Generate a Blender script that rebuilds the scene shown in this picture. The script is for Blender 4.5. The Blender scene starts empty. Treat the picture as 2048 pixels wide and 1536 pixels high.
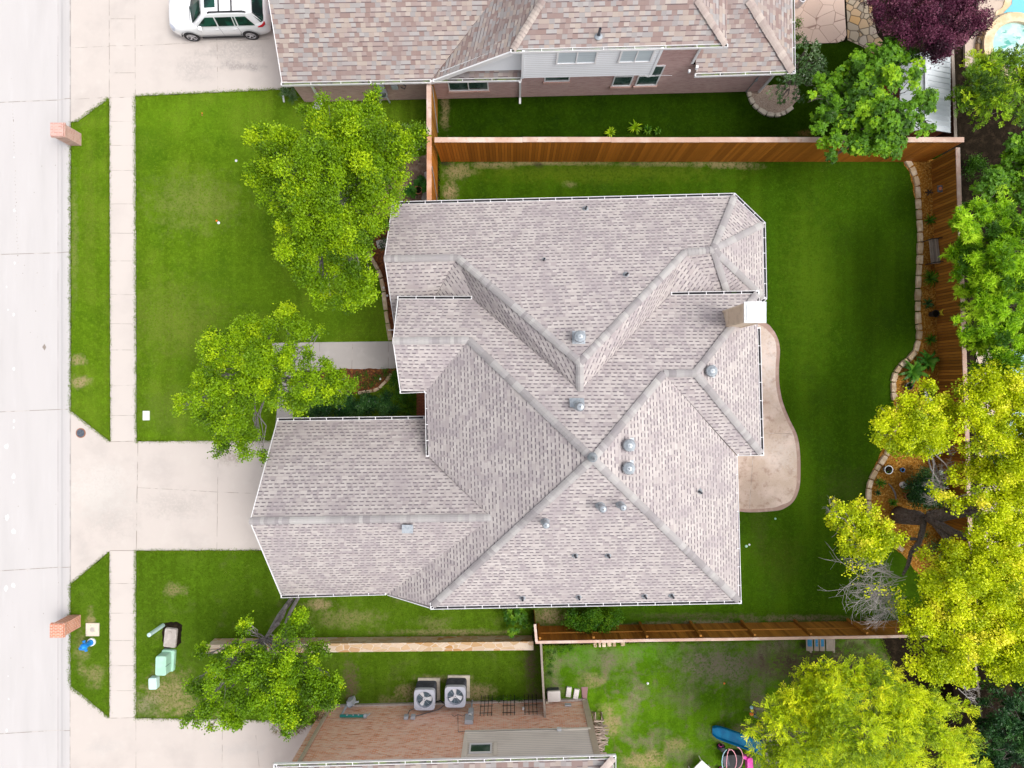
import bpy, math, random
import numpy as np
from mathutils import Vector, Matrix, noise as mnoise
random.seed(7)
S = bpy.context.scene
# ------------------------------------------------------------------ camera, world, sun, exposure
HC, FC = 30.0, 1200.0                       # camera height (m), focal length in pixels of a 2048 px wide picture
cam = bpy.data.cameras.new("camera"); camo = bpy.data.objects.new("camera", cam)
S.collection.objects.link(camo); S.camera = camo
camo.location = (0, 0, HC); camo.rotation_euler = (0, 0, 0)
cam.sensor_width = 36; cam.lens = 36 * FC / 2048; cam.clip_end = 2000; cam.clip_start = 0.1
S.render.resolution_x = 1024; S.render.resolution_y = 768
SUN_EL, SUN_AZ = math.radians(60), math.radians(100)      # azimuth clockwise from +Y
w = bpy.data.worlds.new("World"); S.world = w; w.use_nodes = True
nt = w.node_tree; nt.nodes.clear()
sky = nt.nodes.new('ShaderNodeTexSky'); sky.sky_type = 'NISHITA'; sky.sun_disc = False
sky.sun_elevation = SUN_EL; sky.sun_rotation = SUN_AZ; sky.air_density = 1.0; sky.dust_density = 5.0; sky.ozone_density = 1.0
hs = nt.nodes.new('ShaderNodeHueSaturation'); hs.inputs['Saturation'].default_value = 0.25
bg = nt.nodes.new('ShaderNodeBackground'); bg.inputs[1].default_value = 0.15
wo = nt.nodes.new('ShaderNodeOutputWorld')
nt.links.new(sky.outputs[0], hs.inputs['Color']); nt.links.new(hs.outputs[0], bg.inputs[0]); nt.links.new(bg.outputs[0], wo.inputs[0])
sl = bpy.data.lights.new("sun", 'SUN'); sl.energy = 0.5; sl.angle = math.radians(22); sl.color = (1, .96, .9)
so = bpy.data.objects.new("sun", sl); S.collection.objects.link(so)
sd = Vector((math.sin(SUN_AZ) * math.cos(SUN_EL), math.cos(SUN_AZ) * math.cos(SUN_EL), math.sin(SUN_EL)))
so.rotation_euler = sd.to_track_quat('Z', 'Y').to_euler(); so.location = (20, -20, 40)
S.view_settings.view_transform = 'Standard'; S.view_settings.look = 'None'
S.view_settings.exposure = 0.78; S.view_settings.gamma = 1
S.cycles.max_bounces = 6; S.cycles.diffuse_bounces = 3; S.cycles.transparent_max_bounces = 6

# ------------------------------------------------------------------ helpers
def W(px, py, z=0.0):
    s = (HC - z) / FC
    return Vector(((px - 1024) * s, (768 - py) * s, z))
def tag(o, label=None, cat=None, group=None, kind=None):
    if label: o['label'] = label
    if cat: o['category'] = cat
    if group: o['group'] = group
    if kind: o['kind'] = kind
    return o
def thing(name, label, cat, loc, group=None):
    o = bpy.data.objects.new(name, None); o.empty_display_size = .2
    S.collection.objects.link(o); o.location = loc
    return tag(o, label, cat, group)
def root_of(o):
    while o.parent: o = o.parent
    return o
class MB:
    """collects faces, builds ONE mesh object"""
    def __init__(s, xf=None): s.v = []; s.f = []; s.m = []; s.t = []; s.xf = xf
    def poly(s, pts, mi=0, tint=.5):
        i = len(s.v)
        for p in pts:
            p = Vector(p)
            s.v.append(s.xf @ p if s.xf else p)
        s.f.append(list(range(i, i + len(pts)))); s.m.append(mi); s.t.append(tint)
    def slab(s, pts, th, mi=0, tint=.5, side=None):
        pts = [Vector(p) for p in pts]; lo = [p - Vector((0, 0, th)) for p in pts]
        side = mi if side is None else side
        s.poly(pts, mi, tint); s.poly(lo[::-1], side, tint)
        n = len(pts)
        for i in range(n): s.poly([lo[i], lo[(i + 1) % n], pts[(i + 1) % n], pts[i]], side, tint)
    def obox(s, c, ax, ay, az, mi=0, tint=.5):
        """box with centre c and half-axis vectors"""
        c = Vector(c); ax = Vector(ax); ay = Vector(ay); az = Vector(az)
        P = lambda a, b, d: c + ax * a + ay * b + az * d
        for q in (((-1,-1,1),(1,-1,1),(1,1,1),(-1,1,1)), ((-1,1,-1),(1,1,-1),(1,-1,-1),(-1,-1,-1)), ((-1,-1,-1),(1,-1,-1),(1,-1,1),(-1,-1,1)),
                  ((1,-1,-1),(1,1,-1),(1,1,1),(1,-1,1)), ((1,1,-1),(-1,1,-1),(-1,1,1),(1,1,1)), ((-1,1,-1),(-1,-1,-1),(-1,-1,1),(-1,1,1))):
            s.poly([P(*k) for k in q], mi, tint)
    def box(s, c, size, rz=0, mi=0, tint=.5):
        a = Vector((math.cos(rz), math.sin(rz), 0)); b = Vector((-math.sin(rz), math.cos(rz), 0))
        s.obox(c, a * size[0] / 2, b * size[1] / 2, Vector((0, 0, size[2] / 2)), mi, tint)
    def bbox(s, x0, x1, y0, y1, z0, z1, mi=0, tint=.5):
        s.box(((x0+x1)/2, (y0+y1)/2, (z0+z1)/2), (x1-x0, y1-y0, z1-z0), 0, mi, tint)
    def tube(s, pts, rad, n=6, mi=0, cap=True, tint=.5):
        pts = [Vector(p) for p in pts]
        if not isinstance(rad, (list, tuple)): rad = [rad] * len(pts)
        rings = []
        for i, p in enumerate(pts):
            d = (pts[min(i + 1, len(pts) - 1)] - pts[max(i - 1, 0)])
            if d.length < 1e-6: d = Vector((0, 0, 1))
            d.normalize()
            a = d.cross(Vector((0, 0, 1)) if abs(d.z) < .95 else Vector((1, 0, 0))).normalized(); b = d.cross(a)
            rings.append([p + (a * math.cos(2*math.pi*k/n) + b * math.sin(2*math.pi*k/n)) * rad[i] for k in range(n)])
        for i in range(len(pts) - 1):
            for k in range(n): s.poly([rings[i][k], rings[i][(k+1) % n], rings[i+1][(k+1) % n], rings[i+1][k]], mi, tint)
        if cap: s.poly(rings[0][::-1], mi, tint); s.poly(rings[-1], mi, tint)
    def lathe(s, c, prof, n=16, mi=0, tint=.5):
        """profile [(r,z)...] about vertical axis at c"""
        c = Vector(c); R = [[c + Vector((r*math.cos(2*math.pi*k/n), r*math.sin(2*math.pi*k/n), z)) for k in range(n)] for r, z in prof]
        for i in range(len(prof) - 1):
            for k in range(n): s.poly([R[i][k], R[i][(k+1) % n], R[i+1][(k+1) % n], R[i+1][k]], mi, tint)
    def build(s, name, mats, parent=None, smooth=False, **kw):
        if not isinstance(mats, (list, tuple)): mats = [mats]
        me = bpy.data.meshes.new(name); v = s.v
        if parent is not None: off = root_of(parent).location.copy()
        else:
            xs = [p.x for p in v]; ys = [p.y for p in v]; zs = [p.z for p in v]
            off = Vector(((min(xs)+max(xs))/2, (min(ys)+max(ys))/2, min(zs)))
        me.from_pydata([tuple(p - off) for p in v], [], s.f)
        for m in mats: me.materials.append(m)
        me.polygons.foreach_set('material_index', s.m)
        at = me.attributes.new('tint', 'FLOAT', 'FACE'); at.data.foreach_set('value', s.t)
        uv = me.uv_layers.new(name='UVMap'); buf = []
        for f in s.f:
            nx = ny = nz = 0.0
            for i in range(len(f)):
                a = v[f[i]]; b = v[f[(i+1) % len(f)]]
                nx += (a.y-b.y)*(a.z+b.z); ny += (a.z-b.z)*(a.x+b.x); nz += (a.x-b.x)*(a.y+b.y)
            n = Vector((nx, ny, nz))
            if n.length < 1e-12: n = Vector((0, 0, 1))
            n.normalize()
            if abs(n.z) > .97: u = Vector((1, 0, 0)); vv = Vector((0, 1, 0))
            else:
                u = Vector((-n.y, n.x, 0)).normalized(); vv = Vector((0, 0, 1)) - n * n.z; vv.normalize()
            for i in f: buf += [v[i].dot(u), v[i].dot(vv)]
        uv.data.foreach_set('uv', buf)
        if smooth:
            me.polygons.foreach_set('use_smooth', [True] * len(s.f))
            import bmesh
            bm = bmesh.new(); bm.from_mesh(me); bmesh.ops.remove_doubles(bm, verts=bm.verts, dist=.0005); bm.to_mesh(me); bm.free()
        me.update()
        o = bpy.data.objects.new(name, me); S.collection.objects.link(o)
        if parent is not None: o.parent = parent
        else: o.location = off
        return tag(o, **kw)

# ------------------------------------------------------------------ materials
def newmat(name):
    m = bpy.data.materials.new(name); m.use_nodes = True; n = m.node_tree
    return m, n, n.nodes['Principled BSDF']
def L(n, a, b): n.links.new(a, b)
def math_(n, op, a, b=None, c=None):
    x = n.nodes.new('ShaderNodeMath'); x.operation = op
    for i, k in enumerate((a, b, c)):
        if k is None: continue
        if isinstance(k, (int, float)): x.inputs[i].default_value = k
        else: L(n, k, x.inputs[i])
    return x.outputs[0]
def mixc(n, fac, a, b, mode='MIX'):
    x = n.nodes.new('ShaderNodeMix'); x.data_type = 'RGBA'; x.blend_type = mode
    for sock, k in ((x.inputs[0], fac), (x.inputs[6], a), (x.inputs[7], b)):
        if isinstance(k, (int, float)): sock.default_value = k
        elif isinstance(k, tuple): sock.default_value = (*k[:3], 1)
        else: L(n, k, sock)
    return x.outputs[2]
def mrange(n, v, a, b, c=0, d=1, smooth=True):
    x = n.nodes.new('ShaderNodeMapRange'); x.interpolation_type = 'SMOOTHSTEP' if smooth else 'LINEAR'
    L(n, v, x.inputs[0])
    for i, k in enumerate((a, b, c, d)): x.inputs[i + 1].default_value = k
    return x.outputs[0]
def noise(n, vec, scale, detail=3, stretch=None, off=0.0, rough=.55):
    mp = n.nodes.new('ShaderNodeMapping'); mp.inputs['Location'].default_value = (off, off * .7, off * .3)
    if stretch: mp.inputs['Scale'].default_value = stretch
    L(n, vec, mp.inputs[0])
    x = n.nodes.new('ShaderNodeTexNoise'); x.inputs['Scale'].default_value = scale; x.inputs['Detail'].default_value = detail
    x.inputs['Roughness'].default_value = rough
    L(n, mp.outputs[0], x.inputs[0]); return x.outputs[0]
def coord(n, uv=False):
    if uv: return n.nodes.new('ShaderNodeTexCoord').outputs['UV']
    return n.nodes.new('ShaderNodeNewGeometry').outputs['Position']
def layered(n, base, layers, spots=(), vec=None):
    """layers: (colour, scale, lo, hi, detail, stretch, amount)"""
    vec = vec or coord(n); c = base
    for i, l in enumerate(layers):
        col, sc, lo, hi = l[:4]; det = l[4] if len(l) > 4 else 3; st = l[5] if len(l) > 5 else None; amt = l[6] if len(l) > 6 else 1
        f = mrange(n, noise(n, vec, sc, det, st, 3.1 * i + 1), lo, hi, 0, amt)
        c = mixc(n, f, c, col)
    if spots:
        nz = n.nodes.new('ShaderNodeTexNoise'); nz.inputs['Scale'].default_value = 2.2; nz.inputs['Detail'].default_value = 5; nz.inputs['Roughness'].default_value = .65; L(n, vec, nz.inputs[0])
        wob = math_(n, 'MULTIPLY', math_(n, 'SUBTRACT', nz.outputs[0], .5), 1.0)
        sep = n.nodes.new('ShaderNodeSeparateXYZ'); L(n, vec, sep.inputs[0])
        fin = mrange(n, noise(n, vec, 9, 6, None, 4.4, .75), .34, .56)
        for (col, px, py, rx, ry, amt) in spots:
            x0, y0 = W(px, py)[:2]
            dx = math_(n, 'DIVIDE', math_(n, 'SUBTRACT', sep.outputs[0], x0), rx / 40); dy = math_(n, 'DIVIDE', math_(n, 'SUBTRACT', sep.outputs[1], y0), ry / 40)
            d = math_(n, 'SQRT', math_(n, 'ADD', math_(n, 'MULTIPLY', dx, dx), math_(n, 'MULTIPLY', dy, dy)))
            d = math_(n, 'ADD', d, math_(n, 'MULTIPLY', wob, 2.6))
            c = mixc(n, math_(n, 'MULTIPLY', mrange(n, d, .15, 1.35, amt, 0), fin), c, col)
    return c
def bump(n, b, h, dist=.02, strength=.6):
    x = n.nodes.new('ShaderNodeBump'); x.inputs['Distance'].default_value = dist; x.inputs['Strength'].default_value = strength
    L(n, h, x.inputs['Height']); L(n, x.outputs[0], b.inputs['Normal'])
def mat(name, base, layers=(), rough=.85, spots=(), bmp=None, metal=0, spec=.3, tint=None, uv=False, coat=0):
    m, n, b = newmat(name); vec = coord(n, uv)
    c = layered(n, base, layers, spots, vec)
    if tint:
        a = n.nodes.new('ShaderNodeAttribute'); a.attribute_name = 'tint'
        c = mixc(n, a.outputs['Fac'], mixc(n, 1.0, c, tint[0], 'MULTIPLY'), mixc(n, 1.0, c, tint[1], 'MULTIPLY'))
    if isinstance(c, tuple): b.inputs['Base Color'].default_value = (*c, 1)
    else: L(n, c, b.inputs['Base Color'])
    b.inputs['Roughness'].default_value = rough; b.inputs['Metallic'].default_value = metal
    b.inputs['Specular IOR Level'].default_value = spec
    if coat: b.inputs['Coat Weight'].default_value = coat; b.inputs['Coat Roughness'].default_value = .08
    if bmp: bump(n, b, noise(n, vec, bmp[0], 4), bmp[1], bmp[2] if len(bmp) > 2 else .6)
    return m
def shingles(name, cols, dark, wd, ht, dash=.5, dashh=.3, weather=None, wamt=.4, dw=1.0):
    m, n, b = newmat(name); uv = coord(n, True)
    sp = n.nodes.new('ShaderNodeSeparateXYZ'); L(n, uv, sp.inputs[0])
    rowf = math_(n, 'DIVIDE', sp.outputs[1], ht); row = math_(n, 'FLOOR', rowf); fv = math_(n, 'FRACT', rowf)
    wn = n.nodes.new('ShaderNodeTexWhiteNoise'); wn.noise_dimensions = '1D'; L(n, row, wn.inputs['W'])
    uu = math_(n, 'DIVIDE', math_(n, 'ADD', sp.outputs[0], math_(n, 'MULTIPLY', wn.outputs[0], 3.0)), wd)
    wob = math_(n, 'MULTIPLY', noise(n, uv, 1.1, 1), .35)
    uu = math_(n, 'ADD', uu, wob); col = math_(n, 'FLOOR', uu); fu = math_(n, 'FRACT', uu)
    cb = n.nodes.new('ShaderNodeCombineXYZ'); L(n, col, cb.inputs[0]); L(n, row, cb.inputs[1])
    w2 = n.nodes.new('ShaderNodeTexWhiteNoise'); w2.noise_dimensions = '2D'; L(n, cb.outputs[0], w2.inputs['Vector'])
    cs = n.nodes.new('ShaderNodeSeparateColor'); L(n, w2.outputs['Color'], cs.inputs[0])
    r = n.nodes.new('ShaderNodeValToRGB'); r.color_ramp.interpolation = 'CONSTANT'
    e = r.color_ramp.elements
    while len(e) < len(cols): e.new(.5)
    for i, c in enumerate(cols): e[i].position = i / len(cols); e[i].color = (*c, 1)
    L(n, cs.outputs[0], r.inputs[0]); c = r.outputs[0]
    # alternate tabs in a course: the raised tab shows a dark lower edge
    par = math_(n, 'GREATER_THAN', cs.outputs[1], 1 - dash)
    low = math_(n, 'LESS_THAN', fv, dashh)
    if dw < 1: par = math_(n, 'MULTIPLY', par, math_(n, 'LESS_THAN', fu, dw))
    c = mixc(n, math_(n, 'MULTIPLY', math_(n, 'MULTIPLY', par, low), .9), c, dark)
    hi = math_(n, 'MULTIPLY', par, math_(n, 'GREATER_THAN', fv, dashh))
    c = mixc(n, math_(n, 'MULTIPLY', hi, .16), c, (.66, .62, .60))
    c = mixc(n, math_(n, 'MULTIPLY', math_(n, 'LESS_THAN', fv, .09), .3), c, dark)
    if weather: c = mixc(n, mrange(n, noise(n, uv, .9, 5, (1, .6, 1)), .42, .72, 0, wamt), c, weather)
    c = mixc(n, mrange(n, noise(n, uv, 60, 2), .3, .75, 0, .22), c, dark)
    L(n, c, b.inputs['Base Color']); b.inputs['Roughness'].default_value = .95; b.inputs['Specular IOR Level'].default_value = .15
    h = math_(n, 'ADD', math_(n, 'MULTIPLY', par, .5), math_(n, 'SUBTRACT', 1, fv))
    bump(n, b, h, .012, .7)
    return m
def brickmat(name, c1, c2, mortar, lay=(), mort=.009):
    m, n, b = newmat(name); uv = coord(n, True)
    t = n.nodes.new('ShaderNodeTexBrick'); L(n, uv, t.inputs['Vector'])
    t.inputs['Scale'].default_value = 1; t.inputs['Brick Width'].default_value = .21; t.inputs['Row Height'].default_value = .075
    t.inputs['Mortar Size'].default_value = mort; t.inputs['Bias'].default_value = 0
    for k, c in (('Color1', c1), ('Color2', c2), ('Mortar', mortar)): t.inputs[k].default_value = (*c, 1)
    c = layered(n, t.outputs[0], lay, vec=uv)
    L(n, c, b.inputs['Base Color']); b.inputs['Roughness'].default_value = .9
    bump(n, b, math_(n, 'SUBTRACT', 1, t.outputs['Fac']), .006, .6)
    return m
def voromat(name, c_lo, c_hi, gap, scale, gapw=.03, stretch=(1, 1, 1), rough=.85, uv=False, lay=()):
    m, n, b = newmat(name); vec = coord(n, uv)
    mp = n.nodes.new('ShaderNodeMapping'); mp.inputs['Scale'].default_value = stretch; L(n, vec, mp.inputs[0])
    v1 = n.nodes.new('ShaderNodeTexVoronoi'); v1.inputs['Scale'].default_value = scale; L(n, mp.outputs[0], v1.inputs['Vector'])
    v2 = n.nodes.new('ShaderNodeTexVoronoi'); v2.feature = 'DISTANCE_TO_EDGE'; v2.inputs['Scale'].default_value = scale; L(n, mp.outputs[0], v2.inputs['Vector'])
    cs = n.nodes.new('ShaderNodeSeparateColor'); L(n, v1.outputs['Color'], cs.inputs[0])
    r = n.nodes.new('ShaderNodeValToRGB'); e = r.color_ramp.elements
    cl = c_lo if isinstance(c_lo, list) else [c_lo, c_hi]
    while len(e) < len(cl): e.new(.5)
    for i, c in enumerate(cl): e[i].position = i / max(1, len(cl) - 1); e[i].color = (*c, 1)
    L(n, cs.outputs[0], r.inputs[0])
    c = layered(n, r.outputs[0], lay, vec=vec)
    c = mixc(n, mrange(n, v2.outputs[0], 0, gapw, 1, 0), c, gap)
    L(n, c, b.inputs['Base Color']); b.inputs['Roughness'].default_value = rough
    bump(n, b, mrange(n, v2.outputs[0], 0, gapw * 1.5), .02, .5)
    return m
def leafmat(name, cols, rough=.5, trans=.22, spec=.25):
    m, n, b = newmat(name)
    a = n.nodes.new('ShaderNodeAttribute'); a.attribute_name = 'tint'
    r = n.nodes.new('ShaderNodeValToRGB'); e = r.color_ramp.elements
    while len(e) < len(cols): e.new(.5)
    for i, c in enumerate(cols): e[i].position = i / (len(cols) - 1); e[i].color = (*c, 1)
    L(n, a.outputs['Fac'], r.inputs[0]); L(n, r.outputs[0], b.inputs['Base Color'])
    b.inputs['Roughness'].default_value = rough; b.inputs['Specular IOR Level'].default_value = spec
    t = n.nodes.new('ShaderNodeBsdfTranslucent'); L(n, r.outputs[0], t.inputs[0])
    mx = n.nodes.new('ShaderNodeMixShader'); mx.inputs[0].default_value = trans
    L(n, b.outputs[0], mx.inputs[1]); L(n, t.outputs[0], mx.inputs[2]); L(n, mx.outputs[0], n.nodes['Material Output'].inputs[0])
    return m
def grassmat(name, base, lay, spots=()):
    lay = list(lay) + [(tuple(x * .72 for x in base), 1.0, .42, .62, 2, (1.6, .05, 1), .5), (tuple(x * 1.35 for x in base), 2.4, .5, .68, 6, (1, 1, 1), .5)]
    base_l = [(tuple(x * 1.7 for x in base), 7, .45, .75, 6, None, .6), (tuple(x * .4 for x in base), 22, .48, .75, 4, None, .8), (tuple(x * 2.0 for x in base), 34, .56, .8, 3, None, .6)]
    return mat(name, base, list(lay) + base_l, rough=1, spots=spots, bmp=(38, .05, .9), spec=0)
M = {}
TAN = (.36, .27, .15)
M['soil'] = mat('soil', (.016, .012, .008), [((.04, .028, .018), 3, .45, .75, 6), ((.008, .006, .005), 14, .5, .7, 4)], bmp=(20, .04), spec=0, rough=1)
M['base'] = mat('ground', (.05, .07, .02), [((.09, .08, .04), .3, .4, .7, 6)])
M['road'] = mat('road', (.50, .475, .47), [((.41, .39, .385), .5, .4, .8, 5, (2.2, .35, 1), .45), ((.54, .52, .52), 1.3, .5, .8, 5, (3, .4, 1), .4), ((.42, .4, .42), 55, .55, .8, 2, None, .35)], rough=.9, bmp=(90, .004))
M['conc'] = mat('concrete', (.52, .465, .43), [((.43, .385, .36), .7, .45, .75, 6, None, .6), ((.57, .53, .49), 1.7, .5, .8, 5, None, .4), ((.45, .41, .39), 60, .58, .8, 2, None, .3)], rough=.9,
    spots=[((.20, .18, .18), 480, 133, 50, 10, .55), ((.30, .27, .26), 390, 135, 46, 28, .4), ((.30, .27, .26), 470, 100, 60, 26, .5), ((.28, .23, .20), 462, 912, 28, 18, .7), ((.33, .3, .28), 220, 1020, 60, 60, .35), ((.33, .3, .28), 350, 1010, 70, 30, .35), ((.62, .6, .56), 200, 980, 70, 60, .4), ((.4, .37, .35), 165, 1100, 8, 26, .3), ((.42, .4, .39), 210, 1495, 35, 16, .35), ((.42, .4, .39), 470, 1500, 60, 16, .3)], bmp=(70, .004))
M['walk'] = mat('concrete_walk', (.44, .405, .385), [((.37, .34, .325), .9, .45, .75, 6, None, .5), ((.58, .54, .52), 2, .5, .8, 5, None, .4)], rough=.9, bmp=(70, .004))
M['side'] = mat('concrete_side', (.545, .49, .455), [((.47, .42, .395), .7, .45, .75, 6, None, .5), ((.47, .43, .41), 60, .58, .8, 2, None, .3)], rough=.9, bmp=(70, .004))
M['joint'] = mat('joint', (.26, .22, .19), [((.5, .45, .42), 2.5, .45, .6, 4)])
DG = (.034, .10, .006)
M['lawn'] = grassmat('lawn_grass', (.095, .175, .008), [((.16, .235, .02), .45, .4, .7, 4, None, .7), ((.052, .118, .006), .7, .45, .75, 5, None, .7), ((.16, .20, .04), 1.6, .62, .85, 5, None, .5)],
    [(TAN, 155, 720, 20, 11, .85), (TAN, 158, 764, 22, 14, .95), (TAN, 150, 480, 8, 130, .25), ((.12, .24, .01), 430, 225, 90, 60, .4), ((.21, .23, .06), 385, 405, 95, 60, .6), ((.18, .20, .04), 350, 640, 120, 90, .45), ((.17, .2, .03), 180, 420, 20, 160, .35), ((.14, .27, .01), 330, 240, 80, 40, .4), ((.15, .18, .04), 330, 820, 60, 50, .4), ((.05, .12, .006), 300, 300, 50, 60, .5), ((.055, .12, .006), 440, 560, 60, 50, .4)])
M['lawn_s'] = grassmat('lawn_grass_worn', (.070, .135, .007), [((.10, .17, .014), .5, .4, .7, 4, None, .6), ((.17, .17, .06), 1.1, .55, .8, 6, None, .6)],
    [(TAN, 350, 1180, 26, 14, .6), (TAN, 340, 1385, 60, 45, .75), ((.3,.26,.17), 290, 1410, 36, 26, .6), (TAN, 182, 1240, 10, 22, .8), (TAN, 165, 1300, 16, 40, .45), (TAN, 190, 1350, 25, 22, .55), (TAN, 400, 1420, 60, 18, .5),
     (TAN, 640, 1208, 32, 12, .85), (TAN, 690, 1235, 80, 22, .4), ((.16, .10, .075), 702, 1368, 16, 50, .9), (TAN, 815, 1385, 24, 20, .75), (TAN, 780, 1400, 22, 12, .6), (TAN, 955, 1385, 34, 20, .85), (TAN, 880, 1356, 70, 7, .5), (TAN, 900, 1264, 130, 7, .6), ((.13, .09, .06), 1062, 1330, 14, 50, .9), ((.13, .09, .06), 1070, 1390, 20, 24, .8), (TAN, 870, 1245, 40, 12, .3)])
M['lawn_back'] = grassmat('back_lawn_grass', (.040, .092, .004), [((.072, .14, .006), .35, .4, .7, 4, (1.6, .7, 1), .7), ((.032, .070, .007), .6, .45, .75, 5, None, .7), ((.13, .15, .03), 2.6, .64, .85, 5, None, .4)],
    [(TAN, 915, 345, 34, 18, .8), (TAN, 900, 385, 18, 18, .9), (TAN, 985, 330, 60, 8, .7), (TAN, 1100, 326, 120, 6, .8), (TAN, 1330, 328, 140, 6, .6), (TAN, 1460, 330, 60, 9, .7), ((.1, .11, .02), 1200, 345, 260, 22, .5), (TAN, 1140, 370, 14, 8, .4), ((.03, .02, .02), 890, 327, 12, 6, .9), ((.03, .02, .02), 1078, 330, 12, 7, .9), ((.03, .02, .02), 1270, 328, 10, 5, .8),
     ((.2, .16, .11), 1300, 1250, 80, 7, .8), ((.2, .16, .11), 1420, 1245, 120, 7, .8), ((.22, .17, .11), 1600, 1236, 120, 8, .8), ((.28, .22, .13), 1100, 1235, 34, 24, .95), ((.12, .08, .06), 1400, 1232, 130, 8, .5), ((.1, .11, .03), 1520, 1050, 20, 60, .3), ((.080, .140, .008), 1620, 560, 60, 190, .6), ((.09, .15, .004), 1180, 350, 280, 20, .5), ((.07, .09, .02), 1700, 980, 60, 50, .5), ((.075, .10, .012), 1560, 1120, 50, 60, .5), ((.03, .06, .004), 1740, 600, 50, 140, .4)])
M['lawn_n'] = grassmat('shady_lawn_grass', (.019, .046, .002), [((.03, .062, .003), .6, .4, .7, 5, None, .7), ((.010, .026, .003), 1.2, .45, .75, 5, None, .7)],  # darker green, part of the side strip's shade put into the colour
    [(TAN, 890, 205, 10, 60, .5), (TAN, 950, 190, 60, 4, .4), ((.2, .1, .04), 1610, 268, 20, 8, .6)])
M['lawn_p'] = grassmat('patchy_lawn_grass', (.065, .15, .006), [((.12, .25, .01), .55, .42, .6, 5, None, .9), ((.25, .20, .15), .75, .46, .66, 8, None, .8), ((.18, .14, .09), 2.3, .52, .70, 7, None, .75)],
    [((.22, .18, .14), 1450, 1330, 110, 42, .9), ((.2, .16, .12), 1210, 1315, 46, 20, .75), ((.09, .25, .01), 1160, 1310, 44, 30, .6), ((.10, .27, .01), 1290, 1300, 70, 26, .6), (TAN, 1220, 1440, 22, 34, .8), (TAN, 1290, 1520, 40, 20, .85), (TAN, 1350, 1490, 30, 16, .5), (TAN, 1185, 1360, 30, 16, .6), ((.12, .08, .06), 1580, 1330, 90, 40, .9), ((.06, .04, .03), 1680, 1330, 120, 60, .95), ((.2, .14, .1), 1490, 1455, 34, 14, .8)])
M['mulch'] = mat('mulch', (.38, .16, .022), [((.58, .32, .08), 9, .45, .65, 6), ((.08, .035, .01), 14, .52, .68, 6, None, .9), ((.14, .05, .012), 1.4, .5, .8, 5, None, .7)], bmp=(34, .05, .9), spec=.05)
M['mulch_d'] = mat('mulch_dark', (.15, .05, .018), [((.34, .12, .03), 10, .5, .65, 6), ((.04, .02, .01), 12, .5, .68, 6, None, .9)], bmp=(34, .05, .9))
M['dirt'] = mat('dirt', (.19, .115, .08), [((.27, .2, .14), 5, .45, .7, 6), ((.06, .04, .03), 9, .5, .72, 6, None, .8)], bmp=(30, .04))
M['gravel'] = mat('gravel', (.36, .27, .21), [((.5, .4, .33), 18, .45, .65, 4), ((.15, .1, .08), 25, .52, .7, 4)], bmp=(40, .03))
M['patio'] = mat('stamped_concrete', (.48, .375, .30), [((.64, .52, .45), .8, .4, .7, 6), ((.30, .19, .14), 3.5, .5, .72, 8, None, .7), ((.25, .17, .15), 14, .55, .75, 5, None, .5)],
    spots=[((.58, .52, .49), 1540, 720, 30, 80, .75), ((.56, .50, .46), 1560, 910, 44, 40, .55)], rough=.6, bmp=(9, .012))
M['patio_edge'] = mat('stamped_concrete_edge', (.33, .22, .18), [((.42, .3, .25), 4, .45, .7, 5)], rough=.6)
M['flag'] = voromat('flagstone', [(.60, .44, .35), (.66, .50, .41), (.56, .41, .33)], None, (.28, .17, .13), 1.25, .02, lay=[((.38, .22, .16), 9, .64, .76, 3, (1, 1.6, 1), .7)])
M['flag2'] = voromat('rubble_path', [(.42, .34, .24), (.30, .25, .19), (.5, .3, .12), (.36, .32, .27)], None, (.07, .05, .03), 2.6, .09)
M['stone'] = mat('limestone', (.52, .40, .27), [((.66, .56, .44), 3, .4, .65, 6), ((.34, .24, .15), 8, .55, .75, 6, None, .6)], bmp=(14, .02), tint=((.72, .66, .58), (1.15, 1.12, 1.08)))
M['rock'] = voromat('mortared_rock', [(.50, .38, .24), (.42, .22, .07), (.56, .47, .37), (.5, .32, .16), (.60, .5, .4)], None, (.60, .50, .40), 2.9, .075, (.75, 1.5, 1.5), lay=[((.33, .24, .17), 9, .55, .75, 5, None, .5)])
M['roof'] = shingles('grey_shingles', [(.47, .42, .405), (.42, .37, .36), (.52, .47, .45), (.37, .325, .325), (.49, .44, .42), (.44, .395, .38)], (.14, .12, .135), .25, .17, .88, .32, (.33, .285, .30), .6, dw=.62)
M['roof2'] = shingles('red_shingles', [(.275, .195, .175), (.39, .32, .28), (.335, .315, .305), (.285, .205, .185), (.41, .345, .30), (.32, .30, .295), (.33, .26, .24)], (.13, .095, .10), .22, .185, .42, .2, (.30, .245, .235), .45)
M['ridge'] = mat('ridge_cap', (.335, .32, .315), [((.33, .31, .32), 3, .4, .7, 5, None, .6), ((.22, .2, .21), 50, .55, .8, 2, None, .4)], tint=((.80, .77, .79), (1.22, 1.22, 1.20)), rough=.95)
M['ridge2'] = mat('ridge_cap_brown', (.42, .36, .33), [((.33, .26, .25), 3, .4, .7, 5, None, .6)], tint=((.8, .76, .76), (1.15, 1.15, 1.12)), rough=.95)
M['white'] = mat('white_paint', (.80, .79, .80), [((.66, .64, .65), 4, .5, .8, 5, None, .4)], rough=.5)
M['gutin'] = mat('gutter_inside', (.02, .018, .022), [((.05, .045, .05), 3, .45, .7, 4), ((.04, .07, .02), 6, .6, .75, 4)])  # debris tone, darkened to carry the trough's shade as well
M['gutin2'] = mat('gutter_moss', (.12, .11, .10), [((.16, .20, .09), 3, .42, .6, 4), ((.03, .03, .03), 4, .55, .7, 4)])
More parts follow.
